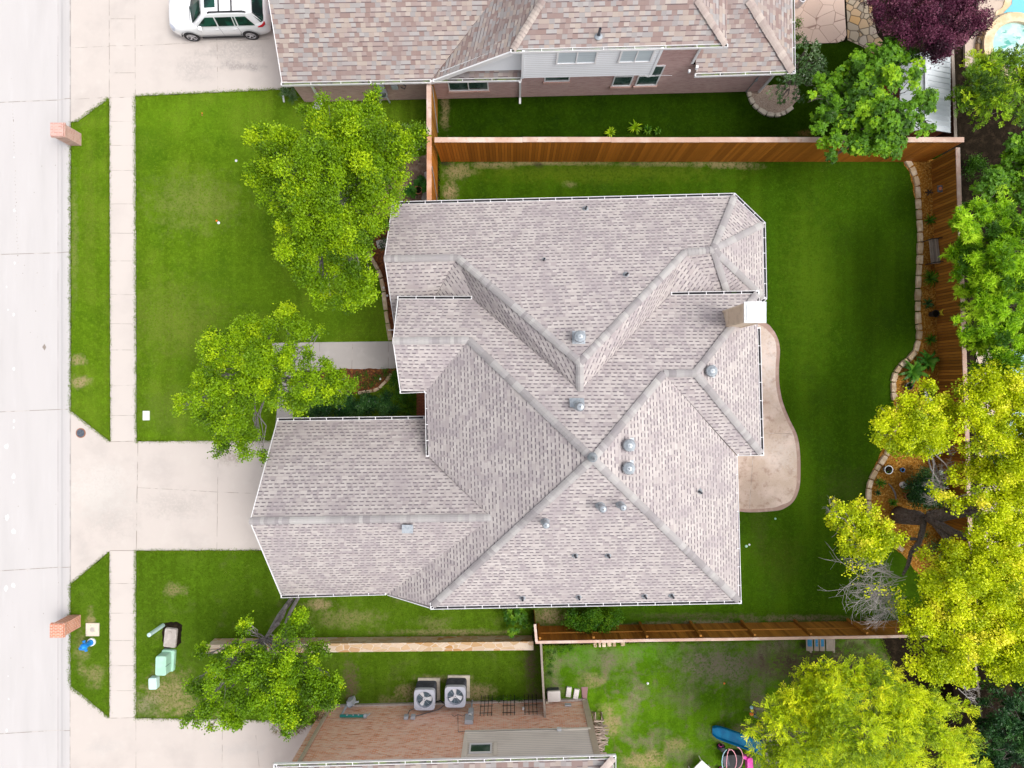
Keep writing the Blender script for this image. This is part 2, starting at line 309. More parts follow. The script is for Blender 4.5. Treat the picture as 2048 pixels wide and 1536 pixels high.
M['brick_n'] = brickmat('pink_brick', (.54, .30, .28), (.64, .41, .385), (.52, .42, .39), [((.26, .13, .12), 2.4, .5, .8, 4, (1, 5, 1), .5)])
M['brick_s'] = brickmat('orange_brick', (.84, .27, .10), (.95, .60, .44), (.85, .70, .60), [((.92, .70, .60), 1.7, .45, .7, 6, (.5, 6, 1), .75), ((.50, .14, .05), 3.4, .52, .7, 6, (.6, 4, 1), .7), ((.95, .8, .72), 6, .6, .75, 4, (.5, 3, 1), .6)], mort=.012)
M['brick_m'] = brickmat('red_brick', (.34, .11, .06), (.5, .2, .12), (.5, .42, .36))
M['brick_o'] = brickmat('brick_orange_red', (.46, .13, .06), (.62, .22, .12), (.66, .5, .42), mort=.012)
M['brick_p'] = brickmat('faded_pink_brick', (.50, .26, .22), (.58, .36, .31), (.58, .44, .39))
M['gap'] = mat('siding_lap_shade', (.42, .40, .38))  # dark tone for the shade line under each siding lap, put into colour
M['siding'] = mat('white_siding', (.84, .86, .89), rough=.55)
M['siding_s'] = mat('beige_siding', (.80, .74, .66), [((.53, .47, .41), 1.5, .45, .8, 4, (.5, 6, 1), .5)], rough=.6)
M['trim_s'] = mat('beige_trim', (.54, .46, .36), [((.34, .28, .22), 4, .45, .8, 4, None, .5)], rough=.6)
M['wood'] = mat('stained_wood', (.40, .135, .014), [((.42, .16, .02), 6, .45, .75, 5, (3, 3, .5), .6), ((.14, .04, .006), 5, .55, .8, 5, (6, 6, .6), .6)], tint=((.72, .68, .6), (1.2, 1.2, 1.2)), rough=.65)
M['wood_e'] = mat('brown_wood', (.36, .155, .022), [((.46, .22, .04), 5, .45, .75, 5, (3, 3, .5), .6), ((.08, .03, .008), 5, .55, .8, 5, (6, 6, .6), .6)], tint=((.62, .58, .52), (1.25, 1.25, 1.25)), rough=.7)
M['cap'] = mat('weathered_cap', (.50, .34, .27), [((.62, .52, .46), 2.5, .42, .7, 6, (.6, .6, 1), .8), ((.36, .16, .08), 7, .58, .75, 5, None, .6)], rough=.8, tint=((.85, .8, .78), (1.1, 1.1, 1.1)))
M['cap_o'] = mat('cedar_cap', (.50, .24, .13), [((.62, .40, .30), 2.5, .42, .7, 6, (.6, .6, 1), .8)], rough=.8)
M['greywood'] = mat('grey_wood', (.30, .25, .21), [((.4, .35, .3), 4, .45, .75, 5, (1, 1, 6), .6)], tint=((.7, .7, .7), (1.2, 1.2, 1.2)))
M['darkwood'] = mat('dark_wood', (.07, .045, .03), [((.12, .08, .05), 4, .45, .75, 5)])
M['bark'] = mat('bark', (.13, .105, .095), [((.22, .19, .18), 6, .45, .7, 6, (3, 1, 1), .8), ((.03, .025, .022), 12, .52, .7, 6)], bmp=(18, .04, .9))
M['bark_l'] = mat('light_bark', (.24, .22, .22), [((.15, .13, .13), 8, .45, .7, 5)])
M['twig'] = mat('bare_twig', (.42, .38, .37), [((.42, .38, .38), 8, .45, .7, 5)])
M['black'] = mat('black_metal', (.02, .02, .022), rough=.5)
M['dgrey'] = mat('dark_grey_metal', (.06, .065, .08), [((.1, .1, .12), 5, .4, .7, 3)], rough=.5)
M['well'] = mat('fan_well', (.10, .14, .17), rough=.6)
M['galv'] = mat('galvanised_metal', (.38, .41, .44), [((.28, .31, .35), 9, .45, .7, 4)], rough=.4, metal=.4)
M['chcap'] = mat('chimney_cap', (.60, .62, .63), [((.50, .51, .52), 6, .45, .7, 5, None, .6), ((.40, .34, .28), 9, .6, .75, 5, None, .5)], rough=.45)
M['lgrey'] = mat('light_grey_metal', (.52, .54, .62), [((.44, .46, .54), 5, .45, .7, 4, None, .5)], rough=.45)
M['pipe'] = mat('grey_pipe', (.42, .45, .50), rough=.5)
M['chim'] = mat('tan_panel', (.68, .55, .42), [((.42, .32, .23), 4, .45, .8, 4, None, .5)], rough=.7)
M['glass'] = mat('window_glass', (.03, .06, .06), [((.10, .14, .14), 1.6, .45, .65, 3)], rough=.06, spec=.8)
M['blind'] = mat('window_blind', (.55, .62, .66), [((.45, .52, .56), 22, .45, .6, 1, (.02, .02, 1), .6)], rough=.3)
M['carwhite'] = mat('car_paint', (.84, .84, .86), rough=.25, coat=1)
M['carglass'] = mat('car_glass', (.006, .02, .02), [((.01, .06, .045), 1.8, .45, .6, 3)], rough=.06, spec=.4)
M['tyre'] = mat('tyre', (.03, .028, .03), rough=.8)
M['rim'] = mat('rim', (.62, .62, .66), rough=.3, metal=.6)
M['red'] = mat('tail_light', (.45, .01, .02), rough=.15)
M['mint'] = mat('mint_paint', (.36, .60, .46), [((.42, .66, .53), 2, .4, .7, 4)], rough=.5)
M['mint_p'] = mat('pale_mint', (.52, .70, .68), rough=.5)
M['hyd'] = mat('hydrant_blue', (.01, .20, .62), [((.03, .32, .75), 8, .45, .7, 3)], rough=.35)
M['boxconc'] = mat('grey_box', (.42, .37, .34), [((.55, .5, .46), 5, .45, .7, 5), ((.25, .2, .18), 10, .6, .75, 4, None, .5)])
M['pad'] = mat('concrete_pad', (.62, .55, .45), [((.5, .44, .36), 4, .45, .7, 5)])
M['iron'] = mat('cast_iron', (.07, .085, .11), [((.12, .14, .17), 14, .45, .6, 3)], rough=.5)
M['rust'] = mat('rust', (.28, .12, .07))
M['terra'] = mat('terracotta', (.42, .14, .07), [((.5, .22, .13), 6, .45, .7, 4)])
M['tile'] = brickmat('porch_brick', (.34, .10, .045), (.42, .15, .07), (.12, .05, .03), mort=.012)
M['blue_sl'] = mat('slide_blue', (.004, .15, .33), [((.01, .22, .42), 2, .4, .7, 3)], rough=.25)
M['pink'] = mat('pink_plastic', (.78, .06, .42), [((.85, .16, .52), 4, .45, .7, 4)], rough=.35)
M['palepink'] = mat('pale_pink', (.80, .36, .42), rough=.4)
M['paleblue'] = mat('pale_blue', (.42, .70, .80), rough=.4)
M['orange'] = mat('orange_plastic', (.8, .2, .03), rough=.4)
M['yellow'] = mat('yellow_plastic', (.7, .62, .05), rough=.4)
M['navy'] = mat('navy_plastic', (.02, .02, .3), rough=.4)
M['teal'] = mat('teal_paint', (.02, .22, .20), rough=.5)
M['bluepaint'] = mat('blue_paint', (.01, .17, .36), [((.3, .26, .22), 12, .55, .7, 4)], rough=.6)
M['cooler'] = mat('off_white_plastic', (.66, .62, .60), [((.5, .46, .44), 6, .55, .75, 4, None, .5)], rough=.5)
M['maroon'] = mat('maroon_plastic', (.24, .13, .13), rough=.6)
M['shedroof'] = mat('white_metal_roof', (.66, .70, .73), [((.50, .56, .60), 1.2, .45, .75, 5, None, .6)], rough=.4)
M['redwood'] = mat('red_wood', (.25, .07, .03))
M['deck'] = mat('pool_deck', (.55, .44, .36), [((.48, .38, .31), 2, .4, .7, 5), ((.4, .3, .24), 30, .55, .7, 3, None, .4)])
M['coping'] = mat('sandstone_coping', (.62, .46, .27), [((.72, .58, .40), 3, .4, .65, 5), ((.52, .32, .13), 3.5, .58, .75, 4, None, .7)], bmp=(12, .01))
M['water'] = mat('pool_water', (.15, .50, .60), [((.24, .58, .66), 1.4, .4, .7, 3, (1, 1, 1), .6)], rough=.06, spec=.5)
M['water2'] = mat('shaded_pool_water', (.10, .28, .32), [((.2, .42, .47), 2.6, .4, .65, 4), ((.05, .18, .2), 5, .5, .7, 4, None, .6)], rough=.06, spec=.5)  # darker copy of the pool water, shade put into its colour
M['foam'] = mat('spa_water', (.34, .56, .53), [((.50, .66, .64), 2.2, .42, .62, 4), ((.05, .32, .26), 1.7, .56, .66, 3, (1, 2, 1), .9)], rough=.1)
M['porc'] = mat('white_ceramic', (.78, .78, .80), rough=.3)
M['globe'] = mat('frosted_globe', (.42, .52, .50), rough=.15)
M['purpleleaf'] = leafmat('plum_leaves', [(.03, .006, .016), (.09, .016, .045), (.18, .045, .09), (.34, .13, .18)], trans=.2)
M['elm'] = leafmat('elm_leaves', [(.06, .13, .003), (.15, .28, .003), (.26, .43, .004), (.46, .62, .008)])
M['maple'] = leafmat('maple_leaves', [(.03, .09, .003), (.07, .19, .003), (.14, .32, .004), (.32, .54, .008)])
M['elm_s'] = leafmat('elm_leaves_south', [(.06, .13, .003), (.13, .26, .003), (.24, .42, .004), (.46, .62, .008)])
M['locust'] = leafmat('locust_leaves', [(.03, .08, .003), (.10, .21, .003), (.24, .42, .004), (.48, .64, .008)])
M['bamboo'] = leafmat('bamboo_leaves', [(.04, .12, .003), (.14, .32, .003), (.34, .60, .006), (.60, .84, .04)])
M['yell'] = leafmat('yellow_elm_leaves', [(.26, .36, .003), (.48, .58, .003), (.72, .80, .006), (.92, .84, .06)])
M['feather'] = leafmat('feathery_leaves', [(.16, .26, .003), (.40, .54, .003), (.66, .76, .004), (.92, .90, .03)])
M['darkleaf'] = leafmat('dark_leaves', [(.008, .036, .010), (.020, .075, .018), (.045, .135, .028), (.10, .21, .05)], trans=.15, rough=.35)
M['bush'] = leafmat('shrub_leaves', [(.02, .075, .004), (.04, .13, .005), (.08, .21, .006), (.16, .30, .01)], trans=.25)
M['glossy'] = leafmat('glossy_leaves', [(.03, .08, .015), (.06, .14, .03), (.12, .22, .07), (.25, .34, .16)], trans=.2, rough=.25, spec=.6)
M['hosta'] = leafmat('broad_leaves', [(.02, .09, .008), (.045, .17, .012), (.075, .24, .018), (.15, .34, .03)], trans=.25, rough=.4)
M['dead'] = leafmat('dead_brush', [(.10, .07, .03), (.2, .13, .07), (.3, .22, .13), (.12, .2, .03)], trans=.1)
M['gr_front'] = leafmat('grass_blades', [(.045, .10, .005), (.08, .155, .006), (.13, .22, .012), (.26, .30, .06)], trans=.15, spec=0)
M['gr_back'] = leafmat('grass_blades_deep', [(.022, .055, .002), (.042, .088, .003), (.075, .14, .004), (.16, .20, .03)], trans=.15, spec=0)
M['gr_n'] = leafmat('grass_blades_shade', [(.012, .034, .002), (.02, .052, .002), (.035, .075, .004), (.06, .10, .01)], trans=.15, spec=0)  # blades for the north strip, its shade partly in their colour
M['gutterdirt'] = mat('gutter_dirt', (.40, .375, .375), [((.49, .465, .46), 1.2, .4, .65, 5, (1, .5, 1)), ((.33, .31, .31), 4, .55, .75, 5, (3, .6, 1), .6)], rough=.95)
M['flower'] = leafmat('white_flowers', [(.6, .62, .6), (.75, .75, .72)], trans=.3)
# ------------------------------------------------------------------ setting: ground, road, paving, lawns, beds
def densify(pts, step=.12, jit=.0, z=0, seed=1):
    r = random.Random(seed); out = []
    n = len(pts)
    for i in range(n):
        a = W(*pts[i], z); b = W(*pts[(i+1) % n], z); a.z = b.z = 0
        k = max(1, int((b - a).length / step)); d = (b - a).normalized(); nn = Vector((-d.y, d.x, 0))
        for j in range(k):
            p = a.lerp(b, j / k)
            if j: p = p + nn * (r.uniform(-jit, jit) + .6 * jit * math.sin(j * .7 + i))
            out.append(Vector((p.x, p.y, z)))
    return out
SHEETS = []
def sheet(name, m, pts, z, jit=0, kind='structure', th=0, smooth=False, label=None, cat=None, step=.12):
    if smooth: pts = spline(pts)
    SHEETS.append((name, m.name, pts))
    P = densify(pts, step if jit else 50, jit, z, len(pts))
    mb = MB()
    if th: mb.slab(P, th)
    else: mb.poly(P)
    return mb.build(name, m, kind=kind, label=label, cat=cat)
def spline(pts, k=6, closed=True):
    out = []; n = len(pts)
    rng = range(n) if closed else range(n - 1)
    for i in rng:
        g = (lambda j: pts[j % n]) if closed else (lambda j: pts[max(0, min(n - 1, j))])
        p0, p1, p2, p3 = g(i-1), g(i), g(i+1), g(i+2)
        for t in range(k):
            u = t / k
            out.append(tuple(.5 * (2*p1[d] + (p2[d]-p0[d])*u + (2*p0[d]-5*p1[d]+4*p2[d]-p3[d])*u*u + (3*p1[d]-p0[d]-3*p2[d]+p3[d])*u**3) for d in (0, 1)))
    if not closed: out.append(pts[-1])
    return out
mb = MB(); mb.poly([(-900, -900, -.14), (900, -900, -.14), (900, 900, -.14), (-900, 900, -.14)]); mb.build('ground', M['base'], kind='structure')
mb = MB(); mb.poly([(-22.1, -60, -.02), (60, -60, -.02), (60, 60, -.02), (-22.1, 60, -.02)]); mb.build('soil', M['soil'], kind='structure')
# road: flat slab plus rolled kerb
mb = MB()
for y0, y1 in ((-60, 60),):
    mb.poly([(-33, y0, -.10), (-22.75, y0, -.10), (-22.75, y1, -.10), (-33, y1, -.10)])
for (x0, z0, x1, z1) in ((-22.75, -.10, -22.62, -.085), (-22.62, -.085, -22.46, -.03), (-22.46, -.03, -22.3, -.005), (-22.3, -.005, -22.06, .008)):
    mb.poly([(x0, -60, z0), (x1, -60, z1), (x1, 60, z1), (x0, 60, z0)])
for a, b in (((-5, 203), (142, 197)), ((-5, 508), (142, 504)), ((-5, 824), (142, 818)), ((-5, 1143), (142, 1134)), ((-5, 1470), (139, 1461))):
    for (xa, za, xb, zb) in ((-33, -.096, -22.75, -.096), (-22.75, -.096, -22.62, -.081), (-22.62, -.081, -22.46, -.026), (-22.46, -.026, -22.3, -.001), (-22.3, -.001, -22.06, .012)):
        pa = W(*a); pb = W(*b); f = lambda x: pa.y + (pb.y - pa.y) * (x - pa.x) / (pb.x - pa.x)
        mb.poly([(xa, f(xa) - .014, za), (xb, f(xb) - .014, zb), (xb, f(xb) + .014, zb), (xa, f(xa) + .014, za)], 1)
mb.poly([(-22.10, -60, .0125), (-22.075, -60, .0125), (-22.075, 60, .0125), (-22.10, 60, .0125)], 1)
rr = random.Random(3)                                    # worn lane paint flecks and crack
def fleck(px, py, r, mi):
    c = W(px, py); pts = [(c.x + r * rr.uniform(.5, 1.1) * math.cos(t * .785), c.y + r * rr.uniform(.7, 1.7) * math.sin(t * .785), -.096) for t in range(8)]
    mb.poly(pts, mi)
for px, py, r in ((25, 842, .08), (24, 855, .05), (10, 893, .13), (24, 954, .11), (24, 966, .05), (10, 1035, .13), (24, 1064, .12), (9, 1178, .13), (23, 1172, .13), (10, 573, .05), (13, 619, .05), (24, 628, .07), (24, 737, .08), (26, 525, .06), (26, 420, .07), (13, 1354, .04), (14, 1400, .05), (10, 1463, .07), (25, 313, .05)):
    fleck(px, py, r, 2)
for k in range(46): fleck(22 + 11 * (k / 46) + rr.uniform(-1, 1), 205 + k * 7.1, rr.uniform(.012, .03), 1)
fleck(86, 694, .11, 1)
for k in range(40): fleck(rr.uniform(0, 115), rr.uniform(0, 1536), rr.uniform(.012, .028), 1)
for x0, x1 in ((-22.80, -22.755),): mb.poly([(x0, -60, -.098), (x1, -60, -.098), (x1, 60, -.098), (x0, 60, -.098)], 3)
mb.build('road', [M['road'], M['joint'], mat('lane_paint', (.62, .61, .61)), M['gutterdirt']], kind='structure')
def paved(name, m, pts, joints, z=.012, jw=.022):
    SHEETS.append((name, m.name, pts))
    mb = MB(); mb.slab([W(*p, 0) + Vector((0, 0, z)) for p in pts], .1)
    for j in joints:
        a, b = W(*j[0]), W(*j[1]); wd = (j[2] if len(j) > 2 else jw) / 2
        d = (b - a).normalized(); nn = Vector((-d.y, d.x, 0)) * wd
        k = max(1, int((b - a).length / .5)); prev = None
        for i in range(k + 1):
            p = a.lerp(b, i / k) + nn * rr.uniform(-.5, .5); p.z = z + .004; q = nn * rr.uniform(.6, 1.1)
            if prev: mb.poly([prev[0] - prev[1], p - q, p + q, prev[0] + prev[1]], 1)
            prev = (p, q)
    return mb.build(name, [m, M['joint']], kind='structure')
paved('driveway', M['conc'], [(142, -120), (700, -120), (700, 150), (560, 179), (271, 192), (270, 195), (219, 196), (155, 243), (142, 244)],
      [((142, 96), (219, 93)), ((272, 92), (560, 77)), ((434, 75), (436, 183)), ((142, 199), (205, 196)), ((219, -100), (219, 196)), ((270, -100), (271, 193)), ((219, 38), (270, 38)), ((219, 146), (271, 146)), ((219, 92), (271, 92)), ((219, 196), (271, 194), .03)])
paved('driveway', M['conc'], [(142, 822), (221, 884), (274, 883), (560, 880), (556, 870), (700, 870), (700, 1100), (272, 1101), (219, 1102), (142, 1168)],
      [((276, 883), (273, 1101), .03), ((437, 880), (434, 1100)), ((275, 975), (437, 984)), ((437, 984), (600, 990)), ((221, 883), (274, 882), .03), ((220, 1101), (272, 1101), .03), ((540, 870), (556, 880))])
paved('driveway', M['conc'], [(141, 1370), (219, 1436), (272, 1436), (390, 1438), (640, 1442), (640, 1700), (141, 1700)],
      [((272, 1436), (273, 1700)), ((445, 1440), (444, 1700)), ((219, 1436), (272, 1435), .03), ((512, 1470), (519, 1536), .02), ((519, 1536), (516, 1600), .02)])
paved('sidewalk', M['side'], [(219, 196), (271, 195), (273, 883), (221, 884)],
      [((219, y0), (272, y1)) for y0, y1 in ((243, 243), (291, 291), (341, 341), (408, 408), (466, 467), (522, 522), (589, 590), (647, 648), (700, 700), (772, 770), (831, 831))])
paved('sidewalk', M['side'], [(219, 1102), (272, 1101), (272, 1436), (219, 1436)], [((219, y), (272, y)) for y in (1167, 1226, 1281, 1331, 1381)])
paved('front_walk', M['walk'], [(607, 685), (860, 682), (860, 737), (580, 742), (545, 743), (545, 686)],
      [((640, 686), (640, 739)), ((706, 685), (704, 738)), ((777, 684), (777, 737))], z=.036)
paved('front_walk', M['walk'], [(562, 745), (586, 745), (586, 884), (548, 884)], [((555, 812), (586, 812))], z=.041)
sheet('porch', M['tile'], [(833, 770), (900, 770), (900, 832), (833, 832)], .14, th=.16)
LZ = .03
sheet('lawn', M['lawn'], [(142.5, 246), (155, 244), (218, 197), (220, 882), (142.5, 821)], LZ, .018)
sheet('lawn', M['lawn_s'], [(142, 1169), (218, 1105), (218, 1434), (141, 1371)], LZ, .02)
sheet('lawn', M['lawn'], [(271, 193), (560, 179.5), (760, 160), (872, 160), (872, 398), (900, 400), (900, 870), (700, 881), (274, 881.5)], LZ, .02)
sheet('lawn', M['lawn_s'], [(272.5, 1102), (556, 1101), (700, 1090), (900, 1090), (1063, 1190), (1064, 1290), (1086, 1292), (1088, 1430), (640, 1450), (560, 1441), (390, 1437), (272.5, 1435)], LZ, .02)
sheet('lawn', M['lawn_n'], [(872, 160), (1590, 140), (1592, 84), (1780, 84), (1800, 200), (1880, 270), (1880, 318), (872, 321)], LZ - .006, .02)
sheet('lawn', M['lawn_back'], [(880, 321), (1815, 318), (1838, 420), (1840, 700), (1790, 735), (1785, 850), (1738, 970), (1738, 1060), (1790, 1090), (1840, 1150), (1885, 1241), (1200, 1256), (1064, 1258), (1064, 1190), (880, 900)], LZ, .02)
sheet('lawn', M['lawn_p'], [(1088, 1292), (1300, 1285), (1700, 1276), (1760, 1276), (1820, 1420), (1800, 1700), (1200, 1700), (1088, 1430)], LZ + .003, .02)
# garden beds
sheet('mulch_bed', M['mulch'], [(1805, 321), (1868, 319), (1885, 700), (1890, 1000), (1900, 1245), (1880, 1245), (1838, 1150), (1802, 1106), (1736, 1060), (1733, 975), (1752, 925), (1790, 850), (1784, 760), (1800, 735), (1832, 710), (1840, 600), (1836, 420), (1820, 350)], LZ + .012, .03)
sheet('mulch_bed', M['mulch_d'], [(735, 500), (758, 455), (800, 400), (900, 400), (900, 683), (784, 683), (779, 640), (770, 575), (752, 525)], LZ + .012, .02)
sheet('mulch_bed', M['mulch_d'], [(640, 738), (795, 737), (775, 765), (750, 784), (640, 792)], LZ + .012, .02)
sheet('dirt_patch', M['dirt'], [(805, 318), (872, 305), (872, 402), (790, 402), (762, 470), (730, 440), (740, 380)], LZ + .008, .05)
sheet('dirt_patch', M['soil'], [(327, 1246), (352, 1243), (365, 1250), (363, 1285), (352, 1296), (328, 1298), (324, 1270)], LZ + .008, .03)
sheet('gravel_bed', M['gravel'], [(1493, 184), (1503, 205), (1522, 224), (1546, 231), (1575, 222), (1600, 196), (1596, 170), (1530, 170)], LZ + .006, .02)
sheet('patio', M['flag'], [(1560, -120), (1684, -120), (1690, 30), (1693, 70), (1688, 80), (1676, 85), (1590, 88), (1560, 88)], .06, th=.08)
sheet('stone_path', M['flag2'], [(1684, -120), (1740, -120), (1745, 30), (1755, 70), (1790, 110), (1762, 116), (1722, 92), (1695, 80), (1694, 30)], .035)
PAT = [(1480, 640), (1528, 645), (1545, 658), (1556, 678), (1560, 702), (1558, 735), (1559, 770), (1566, 805), (1580, 840), (1594, 870), (1600, 905), (1601, 945), (1599, 975), (1589, 1000), (1572, 1015), (1548, 1022), (1480, 1023), (1440, 1000), (1440, 700)]
sheet('patio', M['patio_edge'], PAT, .05, th=.06, smooth=True)
inn = [(px - (7 if px > 1480 else 0), py + (6 if py < 660 else -6 if py > 1000 else 0)) for px, py in PAT]
sheet('patio', M['patio'], inn, .056, smooth=True)
mb = MB()
for a, b in (((1528, 866), (1584, 867)), ((1505, 912), (1498, 1016))):
    a, b = W(*a), W(*b); d = (b - a).normalized(); nn = Vector((-d.y, d.x, 0)) * .01
    mb.poly([p + Vector((0, 0, .0605)) for p in (a - nn, b - nn, b + nn, a + nn)])
mb.build('patio_joint', M['joint'], kind='structure')
# pool side beyond the east fence
sheet('pool_deck', M['deck'], [(1931, 132), (1930, 88), (1955, 60), (1962, -100), (2300, -100), (2300, 132)], .12, th=.14)
sheet('pool_deck', M['deck'], [(1952, 700), (2300, 690), (2300, 1230), (1975, 1150), (1958, 960)], .03)
sheet('pool_deck', M['coping'], [(2000, 700), (2300, 690), (2300, 1005), (2030, 960), (1996, 890), (1988, 800)], .036)
sheet('pool_water', M['water2'], [(2012, 700), (2300, 690), (2300, 985), (2040, 945), (2006, 880), (2000, 800)], .042)
sheet('pool_water', M['water'], [(2030, -120), (2300, -120), (2300, 60), (2060, 44), (2005, 36), (2008, 25), (2024, 8)], .132)
mb = MB()
cop = spline([(2032, -120), (2022, 0), (2006, 24), (2003, 40), (1996, 44), (1992, 24), (2010, 0), (2014, -120)])
mb.slab([W(*p, .16) for p in cop], .05); mb.build('pool_coping', M['coping'], kind='structure')
sp = thing('spa', 'raised round spa with sandstone coping beside the blue pool', 'spa', W(2032, 92))
mb = MB(); c = W(2030, 90, .45); mb.lathe((c.x, c.y, 0), [(1.52, .1), (1.52, .42), (1.58, .45), (1.58, .52), (1.14, .52), (1.14, .3)], 40); mb.build('coping', M['coping'], sp)
mb = MB(); mb.lathe((c.x, c.y, 0), [(1.72, .12), (1.72, .3), (1.5, .3)], 40); mb.build('step', M['flag2'], sp)
mb = MB(); mb.lathe((c.x, c.y, 0), [(1.15, .37), (.6, .365), (.02, .37)], 32); mb.build('spa_water', M['foam'], sp)
# ------------------------------------------------------------------ roofs
FACES = []
def roofface(mb, pts, mi=0, th=.14, reg=True):
    P = [W(*p) for p in pts]; mb.slab(P, th, mi)
    if reg: FACES.append(([p[:2] for p in pts], P))
def newell(P):
    n = Vector((0, 0, 0))
    for i in range(len(P)):
        a, b = P[i], P[(i+1) % len(P)]
        n += Vector(((a.y-b.y)*(a.z+b.z), (a.z-b.z)*(a.x+b.x), (a.x-b.x)*(a.y+b.y)))
    return n.normalized()
def inside(p, poly):
    c = False; n = len(poly)
    for i in range(n):
        (x1, y1), (x2, y2) = poly[i], poly[(i+1) % n]
        if (y1 > p[1]) != (y2 > p[1]) and p[0] < (x2-x1)*(p[1]-y1)/(y2-y1)+x1: c = not c
    return c
def on_roof(px, py):
    for pp, P in FACES:
        if inside((px, py), pp):
            n = newell(P); c = sum(P, Vector()) / len(P); o = Vector((0, 0, HC)); d = W(px, py) - o
            t = (c - o).dot(n) / d.dot(n); return o + d * t, (n if n.z > 0 else -n)
    return W(px, py, 5), Vector((0, 0, 1))
def gutter(parent, a, b, z, inner=(0, 0), name='gutter', inm='gutin', wd=.125, step=.75):
    """gutter trough along a-b (pixels of the outer lip at height z); inner = a pixel on the roof side"""
    A, B = W(*a, z), W(*b, z); d = (B - A); ln = d.length; d.normalize(); n = Vector((-d.y, d.x, 0))
    if (W(*inner, z) - A).dot(n) < 0: n = -n                  # n points to the roof
    up = Vector((0, 0, 1)); mid = (A + B) / 2; mb = MB()
    mb.obox(mid + n * .008 - up * .05, d * (ln/2 + .01), n * .009, up * .06)                     # front lip
    mb.obox(mid + n * (wd + .004) - up * .04, d * (ln/2), n * .008, up * .055)                   # back lip
    mb.obox(mid + n * (wd/2 + .01) - up * .105, d * (ln/2), n * (wd/2 + .012), up * .006)        # bottom (white under)
    mb.obox(mid + n * (wd/2 + .01) - up * .055, d * (ln/2 - .01), n * (wd/2 - .014), up * .02, 1)  # debris fill inside, trough shade put into its dark colour
    k = max(1, round(ln / step))
    for i in range(k + 1):
        t = min(max(i / k * ln, .03), ln - .03); c = A + d * t
        mb.obox(c + n * (wd/2) + up * .014, d * .014, n * (wd/2), up * .005)
    for e in (A, B): mb.obox(e + n * (wd/2) - up * .05, d * .008, n * (wd/2), up * .058)
    return mb.build(name, [M['white'], M[inm]], parent)
def ridge(parent, a, b, slope=.5, m='ridge', half=.15, seg=.145, name='ridge_cap', lift=.05):
    A, B = W(*a), W(*b)
    if A.z > B.z: A, B = B, A
    A = A + Vector((0, 0, lift)); B = B + Vector((0, 0, lift))
    d = B - A; ln = d.length; d.normalize(); s = Vector((-d.y, d.x, 0)).normalized(); mb = MB(); k = max(1, int(ln / seg)); r = random.Random(int(a[0]*7+a[1]))
    q = 0; tn = .5
    for i in range(k):
        if r.random() < .6: tn = r.random()
        p0 = A + d * (i * ln / k - .02); p1 = A + d * ((i + 1) * ln / k)
        h0 = half * r.uniform(.94, 1.05); u0 = Vector((0, 0, .022)); dr = Vector((0, 0, -half * slope))
        for sg in (1, -1):
            mb.poly([p0 + u0, p1, p1 + s*sg*h0*.5 + dr*.35, p0 + u0 + s*sg*h0*.5 + dr*.35], 0, tn)
            mb.poly([p0 + u0 + s*sg*h0*.5 + dr*.35, p1 + s*sg*h0*.5 + dr*.35, p1 + s*sg*h0 + dr, p0 + u0*.8 + s*sg*h0 + dr], 0, tn)
            mb.poly([p0 + u0 + s*sg*h0*.5 + dr*.35, p0 + u0*.8 + s*sg*h0 + dr, p0 + s*sg*h0 + dr - u0, p0 - u0 + s*sg*h0*.5+dr*.35], 0, .0)
    return mb.build(name, M[m], parent)
# main house
house = thing('house', 'brick house in the middle with a large grey shingle hip roof', 'house', W(1060, 800))
r1, r2, pk, pk2, r3, r4 = (769,517,4.72), (915,515,4.78), (1160,725,7.15), (1160,782,6.88), (1370,505,4.78), (1427,499,4.78)
a1, a2, a3, a4 = (787,408,3.02), (1468,391,3.02), (1526,448,3.02), (1529,596,3.02)
er1, er2, MP, k1, k2 = (786,682,5.6), (938,680,5.6), (1186,918,8.4), (1391,746,6.45), (1328,747,6.45)
g1, g3 = (500,1043,6.07), (983,1036,6.07)
mb = MB()
for f in ([a1, a2, r4, r3, pk, r2, r1], [r1, r2, (872,590,3.75), (872,660,3.0), (791,652,3.1)], [r2, pk, pk2, (945,598,4.3), (872,592,3.7)],
          [pk, r3, (1440,584,3.75), (1340,589,4.3), pk2], [r3, r4, (1453,584,3.72), (1440,584,3.75)], [r4, a4, (1516,640,2.6), (1490,640,2.8), (1453,584,3.72)],
          [r4, a3, a4], [r4, a2, a3],
          [(799,597,4.35), er1, er2, MP, k2, k1, (1514,587,4.35), (1340,589,4.35), pk2, (945,598,4.35)],
          [er1, (803,782,4.35), (852,783,4.38), er2], [er2, (852,783,4.38), (856,912,4.36), g3, (775,1188,3.02), (864,1213,4.35), MP],
          [(557,841,3.02), (862,838,3.02), (858,912,4.2), g3, g1], [g1, g3, (775,1188,3.02), (567,1191,3.02)],
          [MP, (864,1213,4.35), (1479,1202,4.35)], [MP, (1479,1202,4.35), (1475,914,4.36), k2], [k2, (1475,911,4.36), (1523,908,4.35), k1], [k1, (1523,908,4.35), (1514,587,4.35)]):
    roofface(mb, f)
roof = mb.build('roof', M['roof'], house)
for a, b, sl in ((r1, r2, .55), (r2, pk, .45), (pk, pk2, .7), (pk, r3, .45), (r3, r4, .55), (r4, (1469,393,3.05), .35), (r4, (1526,449,3.05), .3), (r4, (1526,594,3.05), .35), (r4, (1455,588,3.7), .35),
                 (er1, er2, .6), (er2, MP, .4), (MP, k2, .4), (k1, k2, .6), (k1, (1514,588,4.38), .4), (k1, (1522,906,4.38), .4), (g1, g3, .75), (MP, (866,1211,4.38), .4), (MP, (1477,1201,4.38), .4)):
    ridge(roof, a, b, sl)
